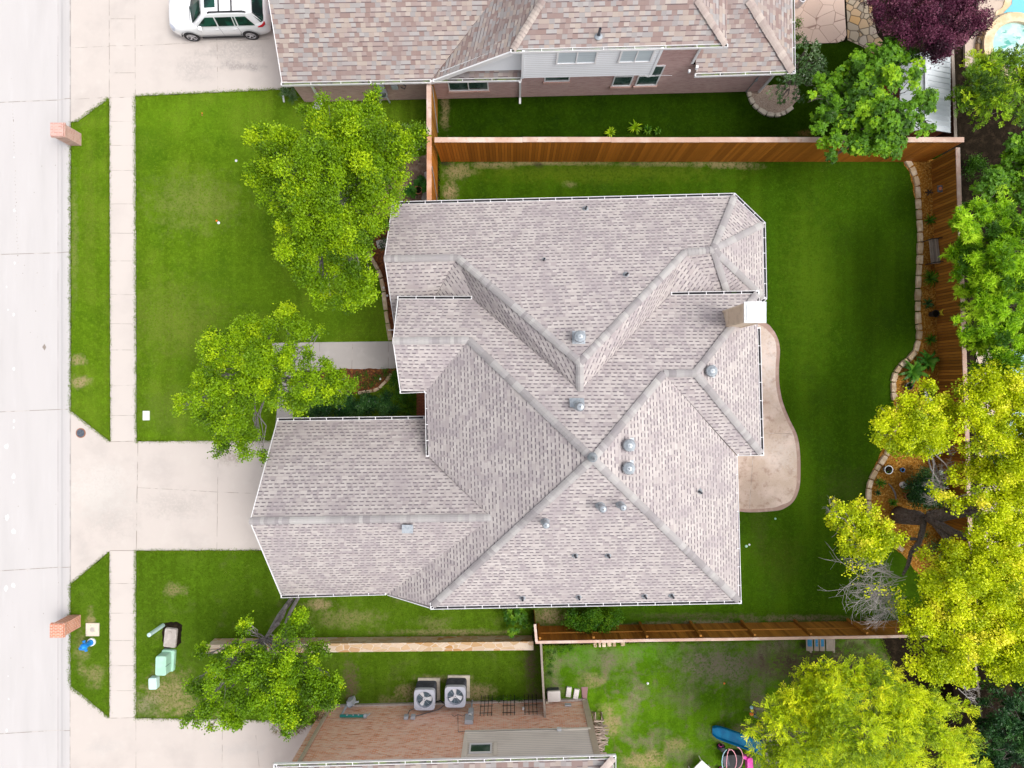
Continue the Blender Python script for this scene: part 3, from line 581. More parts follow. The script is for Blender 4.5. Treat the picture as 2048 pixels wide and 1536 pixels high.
for a, b, z, i in (((785,403),(1470,386),3.05,(1100,500)), ((1470,386),(1531,445),3.05,(1400,500)), ((1531,445),(1534,598),3.05,(1400,500)), ((1534,598),(1524,607),3.05,(1500,580)),
                   ((795,592),(944,592),4.38,(900,650)), ((1342,584),(1518,581),4.38,(1400,650)), ((1518,581),(1519,604),4.38,(1400,650)), ((1521,655),(1528,911),4.38,(1400,700)), ((1528,911),(1475,912),4.38,(1450,800)),
                   ((1475,912),(1483,1207),4.38,(1300,1000)), ((1483,1207),(861,1219),4.38,(1200,1000)), ((861,1219),(860,1206),4.38,(1200,1210)), ((800,787),(850,785),4.38,(840,700)), ((850,785),(852,913),4.38,(900,850)),
                   ((555,836),(849,832),3.05,(700,900)), ((562,1196),(772,1190),3.05,(700,1100))):
    gutter(house, a, b, z, i)
mb = MB()
def wallring(mb, pts, z1, z0=0, mi=0):
    for i in range(len(pts)):
        a, b = pts[i], pts[(i+1) % len(pts)]; mb.poly([(a[0], a[1], z0), (b[0], b[1], z0), (b[0], b[1], z1), (a[0], a[1], z1)], mi)
wallring(mb, [(-10.05, -1.95), (-3.3, -1.85), (-3.3, -8.95), (-9.95, -9.1)], 2.95)
mb.poly([(-10.0, -1.95, 2.95), (-10.0, -9.1, 2.95), (-10.0, -5.5, 5.75)])
wallring(mb, [(-4.95, 7.7), (9.7, 8.05), (10.9, 6.9), (11.0, 4.0), (10.0, 3.0), (-4.95, 2.9)], 2.95)
mb.poly([(-4.95, 7.7, 2.95), (-4.95, 2.9, 2.95), (-4.95, 5.3, 4.4)])
wallring(mb, [(-4.5, 3.3), (10.2, 3.5), (10.35, -2.6), (9.3, -2.7), (9.35, -9.0), (-3.1, -9.2), (-3.3, -.6), (-4.5, -.05)], 4.2)
mb.poly([(-4.5, 3.3, 4.2), (-4.5, -.05, 4.2), (-4.5, 1.7, 5.3)])
mb.build('wall', M['brick_m'], house)
mb = MB(); mb.bbox(-10.1, -10.02, -7.9, -3.0, .02, 2.4); mb.build('garage_door', M['trim_s'], house)
for a, b in (((785,406,3.0), r1), (r1, (789,652,3.05)), ((796,595,4.33), er1), (er1, (801,784,4.33)), ((555,839,3.0), g1), (g1, (563,1193,3.0)), ((775,1190,3.0), (863,1217,4.33))):
    A, B = W(*a), W(*b); mb = MB(); d = (B - A); mb.obox((A+B)/2 - Vector((0, 0, .08)), d/2, Vector((-d.y, d.x, 0)).normalized()*.015, Vector((0, 0, .1))); mb.build('rake_board', M['white'], house)
# chimney
ch = MB(); ch.bbox(8.84, 9.58, 2.36, 3.07, 3.6, 7.24)
for x in (8.83,):
    for y0, y1, z0, z1 in ((2.36, 2.44, 4, 7.2), (2.99, 3.07, 4, 7.2), (2.44, 2.99, 7.0, 7.2), (2.44, 2.99, 5.35, 5.5)): ch.bbox(x - .02, x + .02, y0, y1, z0, z1)
for k in range(9): ch.bbox(8.825, 8.84, 2.46 + k * .058, 2.49 + k * .058, 5.5, 7.0)
for x0, x1 in ((8.84, 8.92), (9.5, 9.58)): ch.bbox(x0, x1, 2.34, 2.36, 4, 7.2)
cho = ch.build('chimney', M['chim'], house)
mb = MB(); mb.bbox(8.79, 9.63, 2.31, 3.12, 7.24, 7.29); mb.bbox(8.87, 9.55, 2.39, 3.04, 7.29, 7.31); mb.build('cap', M['chcap'], cho)
# roof vents
def turbine(px, py, dark=False):
    p, n = on_roof(px, py); mb = MB(); c = p + Vector((0, 0, -.05)); q = c + Vector((0, 0, .32))
    p2 = W(px, py, q.z + .12); c = Vector((p2.x, p2.y, c.z))
    mb.box(c + Vector((0, 0, .02)), (.5, .5, .05), 0, 0); mb.lathe(c, [(.16, 0), (.15, .3)], 16)
    for k in range(22):
        a = 2*math.pi*k/22; e = lambda r, an, z: c + Vector((r*math.cos(an), r*math.sin(an), z))
        pr = [(.13, .25), (.215, .31), (.25, .39), (.22, .47), (.10, .53)]
        for (ra, za), (rb, zb) in zip(pr, pr[1:]): mb.poly([e(ra, a, za), e(ra*.93, a + .27, za), e(rb*.93, a + .27, zb), e(rb, a, zb)])
    mb.lathe(c, [(.13, .515), (.09, .545), (.02, .555)], 16)
    mb.lathe(c, [(.11, .27), (.17, .38), (.09, .49)], 12, 1)
    if dark:
        mb.tube([c + Vector((-.24, .1, .42)), c + Vector((0, 0, .57)), c + Vector((.1, -.24, .40))], .012, 5, 1)
    v = mb.build('turbine_vent', [M['galv'], M['dgrey']], roof)
for a in ((1160,673), (1424,742), (1259,891), (1258,937,True)): turbine(*a)
def pipevent(px, py, par, s=1.0):
    p, n = on_roof(px, py); mb = MB(); mb.lathe(p - Vector((0, 0, .06)), [(.14*s, .05), (.07*s, .12), (.06*s, .13)], 12, 0)
    mb.lathe(p - Vector((0, 0, .06)), [(.045*s, .05), (.045*s, .42*s), (.03*s, .42*s), (.03*s, .36*s)], 10, 1); mb.build('pipe_vent', [M['galv'], M['dgrey']], par)
for q in ((1171,418), (1088,521), (1252,550), (1398,983), (1150,1110), (1216,1110), (1045,1195), (1157,1193), (1289,1191), (1343,1190)): pipevent(*q, roof)
def flue(px, py, s=1.0, plate=False):
    p, n = on_roof(px, py); mb = MB(); c = p - Vector((0, 0, .08))
    if plate: mb.obox(p + n*.012 + Vector((-.02, .12, 0)), Vector((.28, 0, 0)), Vector((0, n.z, -n.y))*.2, n*.008)
    mb.lathe(c, [(.17*s, .1), (.10*s, .2), (.085*s, .22), (.085*s, .62*s), (.12*s, .64*s), (.14*s, .70*s), (.10*s, .80*s), (.02, .83*s)], 16)
    mb.build('flue_cap', M['galv'], roof)
flue(1155, 812, 1.25, True); flue(1200, 1010, 1.1); flue(1240, 1008, 1.0); flue(1090, 1042, 1.05)
p, n = on_roof(817, 1055); mb = MB(); mb.box(p + Vector((0, 0, .1)), (.4, .28, .28)); mb.box(p + Vector((0, 0, .25)), (.44, .34, .03)); mb.build('box_vent', M['galv'], roof)
p = W(1186, 916, 8.5); mb = MB(); mb.lathe(p - Vector((0, 0, .12)), [(.2, -.06), (.16, .08), (.09, .16), (.06, .25), (.08, .3), (.02, .42)], 14); mb.build('finial', M['galv'], roof)
# ------------------------------------------------------------------ clapboard, windows, downspouts
def clap(mb, P0, P1, z0, z1, out, h=.16, mi=0, th=.028):
    z = z0
    while z < z1 - 1e-3:
        t = min(z + h, z1); a, b = Vector((*P0, z)), Vector((*P1, z)); c, d = Vector((*P1, t)), Vector((*P0, t)); o = Vector((*out, 0)) * th
        mb.poly([a + o, b + o, c + o*.15, d + o*.15], mi, random.random()); mb.poly([a + o*1.06, b + o*1.06, b + o*1.02 + Vector((0, 0, .014)), a + o*1.02 + Vector((0, 0, .014))], 1); mb.poly([a, b, b + o, a + o], mi); z = t  # thin dark strip at the board foot paints the lap shade
def wline(x, y0, k): return y0 + x * k
def window(parent, x0, x1, z0, z1, fy, out=-1, frame='white', pane='glass', mull=1, sill=None, fw=.06):
    """window on a wall that runs along x; fy(x) is the wall plane, out the sign of the outward y"""
    def bx(mb, xa, xb, d0, d1, za, zb, mi=0):
        P = lambda x, d, z: Vector((x, fy(x) + out * d, z))
        for q in (((xa,d1,za),(xb,d1,za),(xb,d1,zb),(xa,d1,zb)), ((xa,d0,zb),(xb,d0,zb),(xb,d1,zb),(xa,d1,zb)), ((xa,d0,za),(xb,d0,za),(xb,d1,za),(xa,d1,za)), ((xa,d0,za),(xa,d1,za),(xa,d1,zb),(xa,d0,zb)), ((xb,d0,za),(xb,d1,za),(xb,d1,zb),(xb,d0,zb))):
            mb.poly([P(*k) for k in q], mi)
    mb = MB(); bx(mb, x0, x1, 0, .05, z0, z0+fw); bx(mb, x0, x1, 0, .05, z1-fw, z1); bx(mb, x0, x0+fw, 0, .05, z0+fw, z1-fw); bx(mb, x1-fw, x1, 0, .05, z0+fw, z1-fw)
    if mull == 1: xm = (x0+x1)/2; bx(mb, xm-.025, xm+.025, 0, .045, z0+fw, z1-fw)
    if mull == 2: zm = (z0+z1)/2; bx(mb, x0+fw, x1-fw, 0, .045, zm-.025, zm+.025)
    wd = mb.build('window', M[frame], parent)
    mb = MB(); bx(mb, x0+fw, x1-fw, 0, .015, z0+fw, z1-fw); mb.build('pane', M[pane], wd)
    if sill: mb = MB(); bx(mb, x0-.05, x1+.05, 0, .1, z0-.16, z0-.002); mb.build('sill', M[sill], wd)
    return wd
def downspout(parent, pts, m='white', s=.05):
    mb = MB(); pts = [Vector(p) for p in pts]
    for a, b in zip(pts, pts[1:]):
        d = b - a; e = d.normalized(); x = e.cross(Vector((0, 1, .01))).normalized()
        if abs(e.x) > .9: x = Vector((0, 1, 0))
        y = e.cross(x); mb.obox((a + b)/2, x * s, y * s * .8, d/2 + e*.01)
    return mb.build('downspout', M[m], parent)
# ------------------------------------------------------------------ north neighbour
NF = lambda x: 14.33 + x * .0237
nh = thing('house', 'two storey pink brick and white siding house with red brown shingles north of the fence', 'house', (1.5, 18, 0))
mb = MB()
def nwall(x0, x1, z0, z1): mb.poly([(x0, NF(x0), z0), (x1, NF(x1), z0), (x1, NF(x1), z1), (x0, NF(x0), z1)])
nwall(-10.35, .45, 0, 2.72); nwall(.45, 6.3, 0, 2.9); nwall(6.3, 8.15, 0, 5.1); nwall(8.15, 12.45, 0, 2.72)
mb.poly([(-10.35, NF(-10), 0), (-10.35, 24, 0), (-10.35, 24, 4.2), (-10.35, 17, 3.6), (-10.35, NF(-10), 2.72)]); mb.poly([(12.45, NF(12.45), 0), (12.45, 24, 0), (12.45, 24, 2.7), (12.45, NF(12.45), 2.7)])
mb.poly([(8.15, NF(8), 2.6), (8.15, 24, 2.6), (8.15, 24, 5.1), (8.15, NF(8), 5.1)])
mb.build('wall', M['brick_n'], nh)
mb = MB()
SF = lambda x: NF(x) - .5
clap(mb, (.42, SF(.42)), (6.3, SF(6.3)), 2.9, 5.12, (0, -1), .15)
mb.poly([(.42, SF(.4), 2.9), (6.3, SF(6.3), 2.9), (6.3, NF(6.3), 2.9), (.42, NF(.4), 2.9)]); mb.poly([(6.3, SF(6.3), 2.9), (6.3, NF(6.3), 2.9), (6.3, NF(6.3), 5.12), (6.3, SF(6.3), 5.12)]); mb.poly([(.42, SF(.42), 2.9), (.42, NF(.42), 2.9), (.42, NF(.42), 5.12), (.42, SF(.42), 5.12)])
for x0, x1 in ((.42, .52), (6.2, 6.31)): mb.obox(((x0+x1)/2, SF(x0)-.03, 4.01), (.055, 0, 0), (0, .02, 0), (0, 0, 1.11))
z = 3.0                                                       # triangle of siding under the rake
while z < 5.0:
    t = z + .15; xl = lambda q: -3.35 + (q - 2.95) / 2.05 * 3.3
    y = lambda x: NF(x) - .18
    xa, xb = xl(z), min(xl(t), .4)
    if xa < .35: mb.poly([(xa, y(xa) - .025, z), (.42, y(.42) - .025, z), (.42, y(.42), t), (xb, y(xb), t)])
    z = t
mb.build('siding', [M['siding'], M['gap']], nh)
def plane_face(eA, eB, ze, slope, pts, ext=()):
    """roof plane through the eave line eA-eB (pixels at height ze) rising at slope away from it; returns 3D polygon"""
    A, B = W(*eA, ze), W(*eB, ze); d = (B - A).normalized(); up = Vector((-d.y, d.x, 0)); c = W(*pts[len(pts)//2], ze)
    if (c - A).dot(up) < 0: up = -up
    n = Vector((-up.x * slope, -up.y * slope, 1)).normalized(); out = []
    o = Vector((0, 0, HC))
    for p in pts:
        r = W(*p) - o; t = (A - o).dot(n) / r.dot(n); out.append(o + r * t)
    return out
mb = MB()
def nface(eA, eB, ze, sl, pts):
    P = plane_face(eA, eB, ze, sl, pts); mb.slab(P, .13); FACES.append((pts, P)); return P
F1 = nface((565,165), (860,160), 2.76, .5, [(565,165), (862,160), (985,0), (1035,-65), (522,-100), (537,0)])
# upper west slope with its rake edge
o_ = Vector((0, 0, HC)); A = W(1022, 101, 5.08); nn = Vector((-.66, 0, 1)).normalized()
def ray(p, A, n): r = W(*p) - o_; return o_ + r * ((A - o_).dot(n) / r.dot(n))
F3 = plane_face((1024,101), (1453,90), 5.08, .62, [(1024,101), (1453,90), (1394,0), (1335,-85), (1130,-70), (1086,0)])
Pw = [ray(p, A, nn) for p in ((861,161), (1023,101))] + [F3[5], F3[4], F1[3], F1[2]]; mb.slab(Pw, .13); FACES.append(([(861,161), (1023,101), (1086,0), (1130,-70), (1035,-66), (985,0)], Pw)); WR = Pw
nface((1024,101), (1453,90), 5.08, .62, [(1024,101), (1453,90), (1394,0), (1335,-85), (1130,-70), (1086,0)])
nn2 = Vector((.62, 0, 1)).normalized(); A2 = W(1453, 90, 5.08); Pe = [F3[1], ray((1457,-100), A2, nn2), F3[3], F3[2]]; mb.slab(Pe, .13)
F5 = nface((1392,148), (1587,143), 2.76, .5, [(1392,148), (1587,143), (1498,0), (1440,-92), (1392,-92)])
nn3 = Vector((.55, 0, 1)).normalized(); A3 = W(1587, 143, 2.76); Pe = [F5[1], ray((1584,-110), A3, nn3), F5[3], F5[2]]; mb.slab(Pe, .13)
nface((868,159), (1041,156), 2.76, .35, [(868,159), (1042,156), (1042,138), (885,141)])
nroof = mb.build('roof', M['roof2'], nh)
def zat(p, P):                                           # height of plane polygon under a pixel
    n = newell(P); n = n if n.z > 0 else -n; c = P[0]; r = W(*p) - o_; return (o_ + r * ((c - o_).dot(n) / r.dot(n))).z
ridge(nroof, (1026,99,5.12), (1086,0,zat((1086,0), F3)), .35, 'ridge2'); 
F3 = [f for f in FACES if f[0][0] == (1024,101)][0][1]; F5 = [f for f in FACES if f[0][0] == (1392,148)][0][1]
ridge(nroof, (1451,89,5.12), (1394,0,zat((1394,0), F3)), .35, 'ridge2'); ridge(nroof, (1585,142,2.8), (1498,0,zat((1498,0), F5)), .35, 'ridge2', half=.2)
for a, b, z, i in (((562,171),(862,165),2.8,(700,100)), ((866,164),(1043,161),2.8,(950,100)), ((1021,105),(1456,94),5.12,(1200,50)), ((1390,153),(1591,147),2.8,(1450,50)), ((1591,147),(1588,-110),2.8,(1450,50))):
    gutter(nh, a, b, z, i, inm='gutin2', step=1.25)
mb = MB(); A, B = WR[0], WR[1]; d = B - A; mb.obox((A+B)/2 - Vector((0, .05, .10)), d/2, Vector((0, .03, 0)), Vector((0, 0, .13))); mb.build('rake_board', M['white'], nh)
mb = MB(); P = FACES[[f[0][0] for f in FACES].index((565,165))][1]; A, B = P[0], P[-2]; d = B - A; mb.obox((A+B)/2 - Vector((.02, 0, .06)), d/2, Vector((.015, 0, 0)), Vector((0, 0, .08))); mb.build('rake_board', M['white'], nh)
window(nh, -3.05, -1.12, .85, 2.0, NF, sill='brick_p'); window(nh, 1.52, 2.72, 1.55, 2.75, NF, sill='brick_p', mull=0)
window(nh, 4.80, 5.72, .95, 2.75, NF, sill='brick_p', mull=2); window(nh, 5.93, 6.98, .95, 2.75, NF, sill='brick_p', mull=2)
SG = lambda x: SF(x) - .03
window(nh, 1.88, 3.62, 4.05, 5.08, SG, pane='blind', fw=.08); window(nh, 4.55, 6.0, 4.05, 5.08, SG, pane='blind', fw=.08)
downspout(nh, [(-9.55, 13.85, 2.66), (-9.35, 13.98, 2.5), (-9.5, NF(-9.5)-.07, .35), (-9.45, NF(-9.5)-.25, .2)])
downspout(nh, [(.36, 13.75, 2.7), (.38, NF(.4)-.07, 2.3), (.40, NF(.4)-.07, .12), (.40, NF(.4)-.35, .06)])
downspout(nh, [(12.5, 13.95, 2.7), (12.35, NF(12.3)-.07, 2.4), (12.3, NF(12.3)-.07, .1)])
downspout(nh, [(8.12, NF(8.1)-.05, 5.0), (8.12, NF(8.1)-.05, 2.95)])
mb = MB(); mb.box((8.32, 14.25, 2.98), (.12, .12, .16)); mb.box((8.05, 14.2, 2.75), (.1, .12, .12)); mb.tube([(7.5, 14.45, 1.9), (6.8, 14.44, 1.95), (6.4, 14.43, 1.8), (6.2, 14.43, 1.9)], .012, 4); mb.build('flood_light', M['porc'], nh)
mb = MB(); mb.box((-6.2, 13.98, 1.35), (.34, .22, .85), 0, 0); mb.lathe((-6.15, 13.85, 1.35), [(.12, -.1), (.12, .1)], 14, 1); mb.tube([(-6.15, 14.05, .95), (-6.1, 14.05, .05)], .04, 6); mb.tube([(-6.35, 14.08, 1.9), (-6.42, 14.08, .3)], .03, 6); mb.box((-5.55, 14.07, 1.62), (.3, .12, .34), 0, 0); mb.tube([(-5.35, 14.08, 2.2), (-5.0, 14.05, 1.7), (-5.1, 14.02, 1.5), (-5.25, 14.04, 1.6)], .025, 5, 1)
mb.build('electric_meter', [M['pipe'], M['dgrey']], nh)
mb = MB(); mb.tube([(11.7, NF(11.7)-.06, 2.6), (11.65, NF(11.7)-.06, .1)], .025, 6); mb.box((11.68, NF(11.7)-.08, 1.3), (.1, .08, .16)); mb.build('conduit', M['galv'], nh)
pipevent(1197, 71, nroof, 1.3)
# ------------------------------------------------------------------ south neighbour
SW = lambda x: -15.87 + x * .0245
sh = thing('house', 'orange brick and beige siding house at the bottom edge with white gutter', 'house', (-3, -18, 0))
mb = MB()
def swall(x0, x1, z0, z1, mi=0): mb.poly([(x0, SW(x0), z0), (x1, SW(x1), z0), (x1, SW(x1), z1), (x0, SW(x0), z1)], mi)
swall(-9.4, 3.7, 0, 5.4); mb.poly([(-9.4, SW(-9.4), 0), (-9.4, -24, 0), (-9.4, -24, 5.4), (-9.4, SW(-9.4), 5.4)]); mb.poly([(3.7, SW(3.7), 0), (3.7, -24, 0), (3.7, -24, 5.4), (3.7, SW(3.7), 5.4)])
mb.build('wall', M['brick_s'], sh)
mb = MB(); mb.obox(((-9.4+3.7)/2, SW(-2.85)+.04, .06), (6.5, .16, 0), (0, .05, 0), (0, 0, .1)); mb.build('foundation', M['boxconc'], sh)
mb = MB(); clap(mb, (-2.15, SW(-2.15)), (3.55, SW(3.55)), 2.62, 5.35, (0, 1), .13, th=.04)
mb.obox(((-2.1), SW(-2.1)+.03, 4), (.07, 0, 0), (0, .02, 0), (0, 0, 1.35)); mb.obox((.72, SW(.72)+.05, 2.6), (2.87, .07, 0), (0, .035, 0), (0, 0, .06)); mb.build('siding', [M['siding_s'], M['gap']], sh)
mb = MB(); mb.obox((3.62, SW(3.6)+.035, 2.7), (.14, 0, 0), (0, .03, 0), (0, 0, 2.66)); mb.build('corner_board', M['trim_s'], sh)
downspout(sh, [(-9.0, SW(-9)+.3, 5.3), (-9.0, SW(-9)+.08, 4.9), (-9.0, SW(-9)+.08, .1)], 'trim_s', .07)
wd = window(sh, -1.86, -.88, 3.56, 4.25, lambda x: SW(x) + .045, 1, mull=0, fw=.07)
mb = MB(); mb.obox((-1.37, SW(-1.37)+.04, 4.31), (.55, .012, 0), (0, .02, 0), (0, 0, .04)); mb.obox((-2.02, SW(-2)+.045, 3.95), (.08, 0, 0), (0, .02, 0), (0, 0, .5)); mb.obox((-.72, SW(-.7)+.045, 3.95), (.08, 0, 0), (0, .02, 0), (0, 0, .5)); mb.build('window_casing', M['siding_s'], sh)
mb = MB(); P = plane_face((551,1531), (1229,1515), 5.36, .5, [(551,1531), (1229,1515), (1120,1640), (540,1660)]); mb.slab(P, .13)
nn4 = Vector((.5, 0, 1)).normalized(); A4 = W(1229, 1515, 5.36); Pe = [ray(p, A4, nn4) for p in ((1229,1515), (1120,1640), (1232,1660))]; mb.slab(Pe, .13)
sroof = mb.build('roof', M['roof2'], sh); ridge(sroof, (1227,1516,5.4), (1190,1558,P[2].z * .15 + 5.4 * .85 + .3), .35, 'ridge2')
gutter(sh, (547,1528), (1232,1511), 5.42, (800,1560), inm='gutin2', step=1.1); gutter(sh, (1232,1511), (1234,1660), 5.42, (1100,1560), inm='gutin2', step=1.1); gutter(sh, (547,1528), (545,1640), 5.42, (700,1560), inm='gutin2')
def swp(x, z, d=.08): return Vector((x, SW(x) + d, z))
mb = MB(); mb.box(swp(-7.95, .30, .35), (.3, .28, .45), .3, 1); mb.lathe(swp(-7.95, .5, .35), [(.16, -.05), (.16, .1)], 10, 1); mb.tube([swp(-7.6, .25, .3), swp(-8.1, .35, .3)], .05, 6, 1)
mb.tube([swp(-8.15, .3, .2), swp(-8.2, .75, .14), swp(-8.2, 1.2, .12)], .06, 8, 1); mb.tube([swp(-8.25, 1.2, .14), swp(-7.1, 1.25, .14)], .075, 8, 0); mb.tube([swp(-7.1, 1.25, .14), swp(-6.95, 1.25, .14)], .1, 8, 1); mb.tube([swp(-6.95, 1.25, .14), swp(-6.85, 1.05, .14)], .03, 6, 1)
for x in (-7.9, -7.6, -7.35): mb.box(swp(x, 1.25, .22), (.06, .05, .1), 0, 1)
mb.build('water_backflow_pipe', [M['teal'], M['pipe']], sh)
mb = MB()
for x in (-5.05, -4.72): mb.box(swp(x, 1.35, .1), (.2, .14, .24))
mb.tube([swp(-5.05, 1.2, .05), swp(-5.0, .7, .05), swp(-4.6, .45, .06), swp(-4.4, .2, .1)], .02, 5, 1); mb.tube([swp(-4.7, 1.25, .05), swp(-4.2, 1.0, .05), swp(-3.6, .7, .05), swp(-3.2, .4, .2)], .02, 5, 1); mb.tube([swp(-4.55, .45, .06), swp(-4.4, .0, .25)], .035, 5, 2)
mb.build('disconnect_box', [M['pipe'], M['dgrey'], M['porc']], sh)
mb = MB(); mb.box(swp(-2.02, 1.7, .12), (.38, .2, .55)); mb.box(swp(-1.98, 1.05, .1), (.24, .18, .4)); mb.tube([swp(-1.98, .9, .1), swp(-1.98, .05, .12)], .045, 8); mb.lathe(swp(-2.0, 1.55, .2), [(.09, -.05), (.09, .1)], 10, 1)
mb.tube([swp(-2.2, 1.1, .04), swp(-2.35, 1.3, .04), swp(-2.6, 1.15, .04), swp(-2.75, 1.3, .04), swp(-2.9, 1.15, .04)], .012, 4, 2); mb.tube([swp(-2.6, 1.2, .04), swp(-2.55, 1.7, .04), swp(-2.45, 2.6, .04), swp(-2.2, 2.66, .1)], .01, 4, 2); mb.tube([swp(-2.2, 2.66, .1), swp(-1, 2.7, .1), swp(.5, 2.68, .1), swp(2.1, 2.7, .1)], .01, 4, 2)
mb.build('electric_meter', [M['pipe'], M['porc'], M['dgrey']], sh)
mb = MB(); mb.box(swp(2.15, 2.68, .1), (.2, .1, .16)); mb.build('cable_box', M['porc'], sh)
mb = MB(); mb.box(swp(2.75, .55, .06), (.3, .06, .18)); mb.build('wall_vent', M['pipe'], sh)
mb = MB(); mb.tube([swp(.55, .85, .02), swp(.55, .85, .16)], .05, 8); mb.build('wall_vent', M['porc'], sh)
for i, (x0, x1) in enumerate(((-1.52, -.98), (-.42, .12), (.62, 1.2))):
    mb = MB(); zt = 1.3; lean = lambda z: .35 - z * .2
    xs = [x0 + (x1 - x0) * k / 3 for k in range(4)]
    for x in xs: mb.tube([swp(x, 0, lean(0)), swp(x, zt + .1, lean(zt))], .016, 5)
    for z in (.4, .75, 1.2): mb.tube([swp(x0 - .04, z, lean(z)), swp(x1 + .04, z, lean(z))], .016, 5)
    mb.build('trellis', M['black'], label=('black metal trellis leaning on the brick wall beside the electric meter', 'black metal trellis leaning on the brick wall between two others', 'black metal trellis leaning on the brick wall nearest the dividing fence')[i], cat='trellis', group='trellises on the brick wall')
# ------------------------------------------------------------------ fences
def board_fence(name, label, A, B, h, face, m='wood', capm='cap', capw=.24, bw=.145, posts=0, rails=(), postside=-1, frame_out=0, group=None, gap=.006):
    """vertical boards from A to B (ground points), top cap board; face = side on which the boards show (+1 left of A->B)"""
    A, B = Vector(A), Vector(B); d = (B - A); ln = d.length; d.normalize(); n = Vector((-d.y, d.x, 0)) * face; up = Vector((0, 0, 1))
    t = thing(name, label, 'fence', (A + B) / 2, group); r = random.Random(int(ln * 100)); mb = MB(); k = int(ln / bw)
    for i in range(k):
        c = A + d * ((i + .5) * ln / k) + n * (.02 + r.uniform(0, .006)); hh = h - .04
        mb.obox(c + up * (hh / 2 + .02), d * (ln/k/2 - gap), n * .011, up * hh / 2, 0, r.random())
    mb.build('board_panel', M[m], t)
    mb = MB(); mb.obox(A + d*ln/2 - n*.012 + up*(h/2), d * ln/2, n * .003, up * (h/2 - .04)); mb.build('backing', M['darkwood'], t)
    mb = MB(); s = 3.6; j = max(1, int(ln / s)); off = 0
    for i in range(j):
        p = A + d * (i * ln / j + .004); q = A + d * ((i+1) * ln / j - .004); wv = r.uniform(-.008, .008)
        mb.obox((p+q)/2 + n * (-capw/2 + .06 + wv) + up * (h + .02), (q-p)/2 , n * capw / 2, up * .02, 0, r.random())
    mb.build('cap_board', M[capm], t)
    if rails:
        mb = MB()
        for z in rails: mb.obox(A + d*ln/2 + n*.055 + up*z, d*ln/2, n*.022, up*.045, 0, r.random())
        mb.build('rail', M[m], t)
    return t, A, B, d, n, ln
def fpost(t, p, h, n, m='wood', s=.05): mb = MB(); mb.obox(Vector(p) + n * (.08 + s) + Vector((0, 0, h/2)), (s, 0, 0), (0, s, 0), (0, 0, h/2), 0, random.random()); return mb.build('post', M[m], t)
board_fence('wooden_fence', 'tall orange stained board fence with pale flat cap between the two back lawns', (-3.55, 11.13, 0), (20.7, 11.13, 0), 2.5, -1, capw=.23)
t, A, B, d, n, ln = board_fence('wooden_fence', 'orange board fence with cedar cap running from the tall fence down to the grey roof', (-3.75, 11.35, 0), (-3.75, 8.3, 0), 2.5, 1, capm='cap_o', capw=.22)
mb = MB(); mb.tube([A + d*1.3 + n*.06 + Vector((0, 0, 2.3)), A + d*2.4 + n*.06 + Vector((0, 0, .2))], .02, 5); mb.build('brace_rod', M['galv'], t)
t, A, B, d, n, ln = board_fence('wooden_fence', 'weathered board fence with pale cap from the pink brick wall to the tall fence', (-3.75, 14.2, 0), (-3.75, 11.4, 0), 2.5, 1, m='wood_e', capw=.22)
mb = MB(); mb.tube([A + d*.4 + n*.06 + Vector((0, 0, 2.2)), A + d*1.7 + n*.06 + Vector((0, 0, .2))], .02, 5); mb.build('brace_rod', M['galv'], t)
E0, E1 = W(1863, 322), W(1893, 1245)
board_fence('wooden_fence', 'long brown board fence behind the mulch bed at the right of the back yard', E0, E1, 1.68, -1, m='wood_e', capw=.2, gap=.010)
S0, S1 = W(1068, 1250.5), W(1893, 1246)
SP = [W(1069, 1251), W(1180, 1250), W(1280, 1249.5), W(1380, 1247), W(1480, 1245), W(1590, 1243), W(1700, 1241), W(1893, 1245)]
t, A, B, d, n, ln = board_fence('wooden_fence', 'brown board fence with posts and rail showing below the grey roofed house', W(1068, 1253), W(1893, 1240), 1.78, 1, m='wood_e', capm='cap', capw=.13, rails=(.9,), gap=.004)
for x in (1077, 1178, 1279, 1380, 1482, 1588, 1694): k = (x - 1068) / 825; fpost(t, A + (B - A) * k, 1.72, n, 'wood_e')
t, A, B, d, n, ln = board_fence('gate', 'narrow pinkish gate panel between the grey roof and the stone wall', W(1067, 1218), W(1070, 1252), 1.85, 1, m='wood_e', capm='cap', capw=.12)
t['category'] = 'gate'
board_fence('wooden_fence', 'thin grey board fence from the stone wall end to the orange brick house', W(1078, 1255), W(1086, 1402), 1.5, 1, m='greywood', capm='greywood', capw=.1)
board_fence('wooden_fence', 'dark board fence seen between the yellow tree and the dark green shrub', W(1893, 1248), W(1912, 1420), 1.7, -1, m='darkwood', capm='greywood', capw=.09)
board_fence('wooden_fence', 'dark fence with grey cap between the white shed and the pool', W(1856, 120), W(1863, 316), 1.6, -1, m='darkwood', capm='greywood', capw=.14)
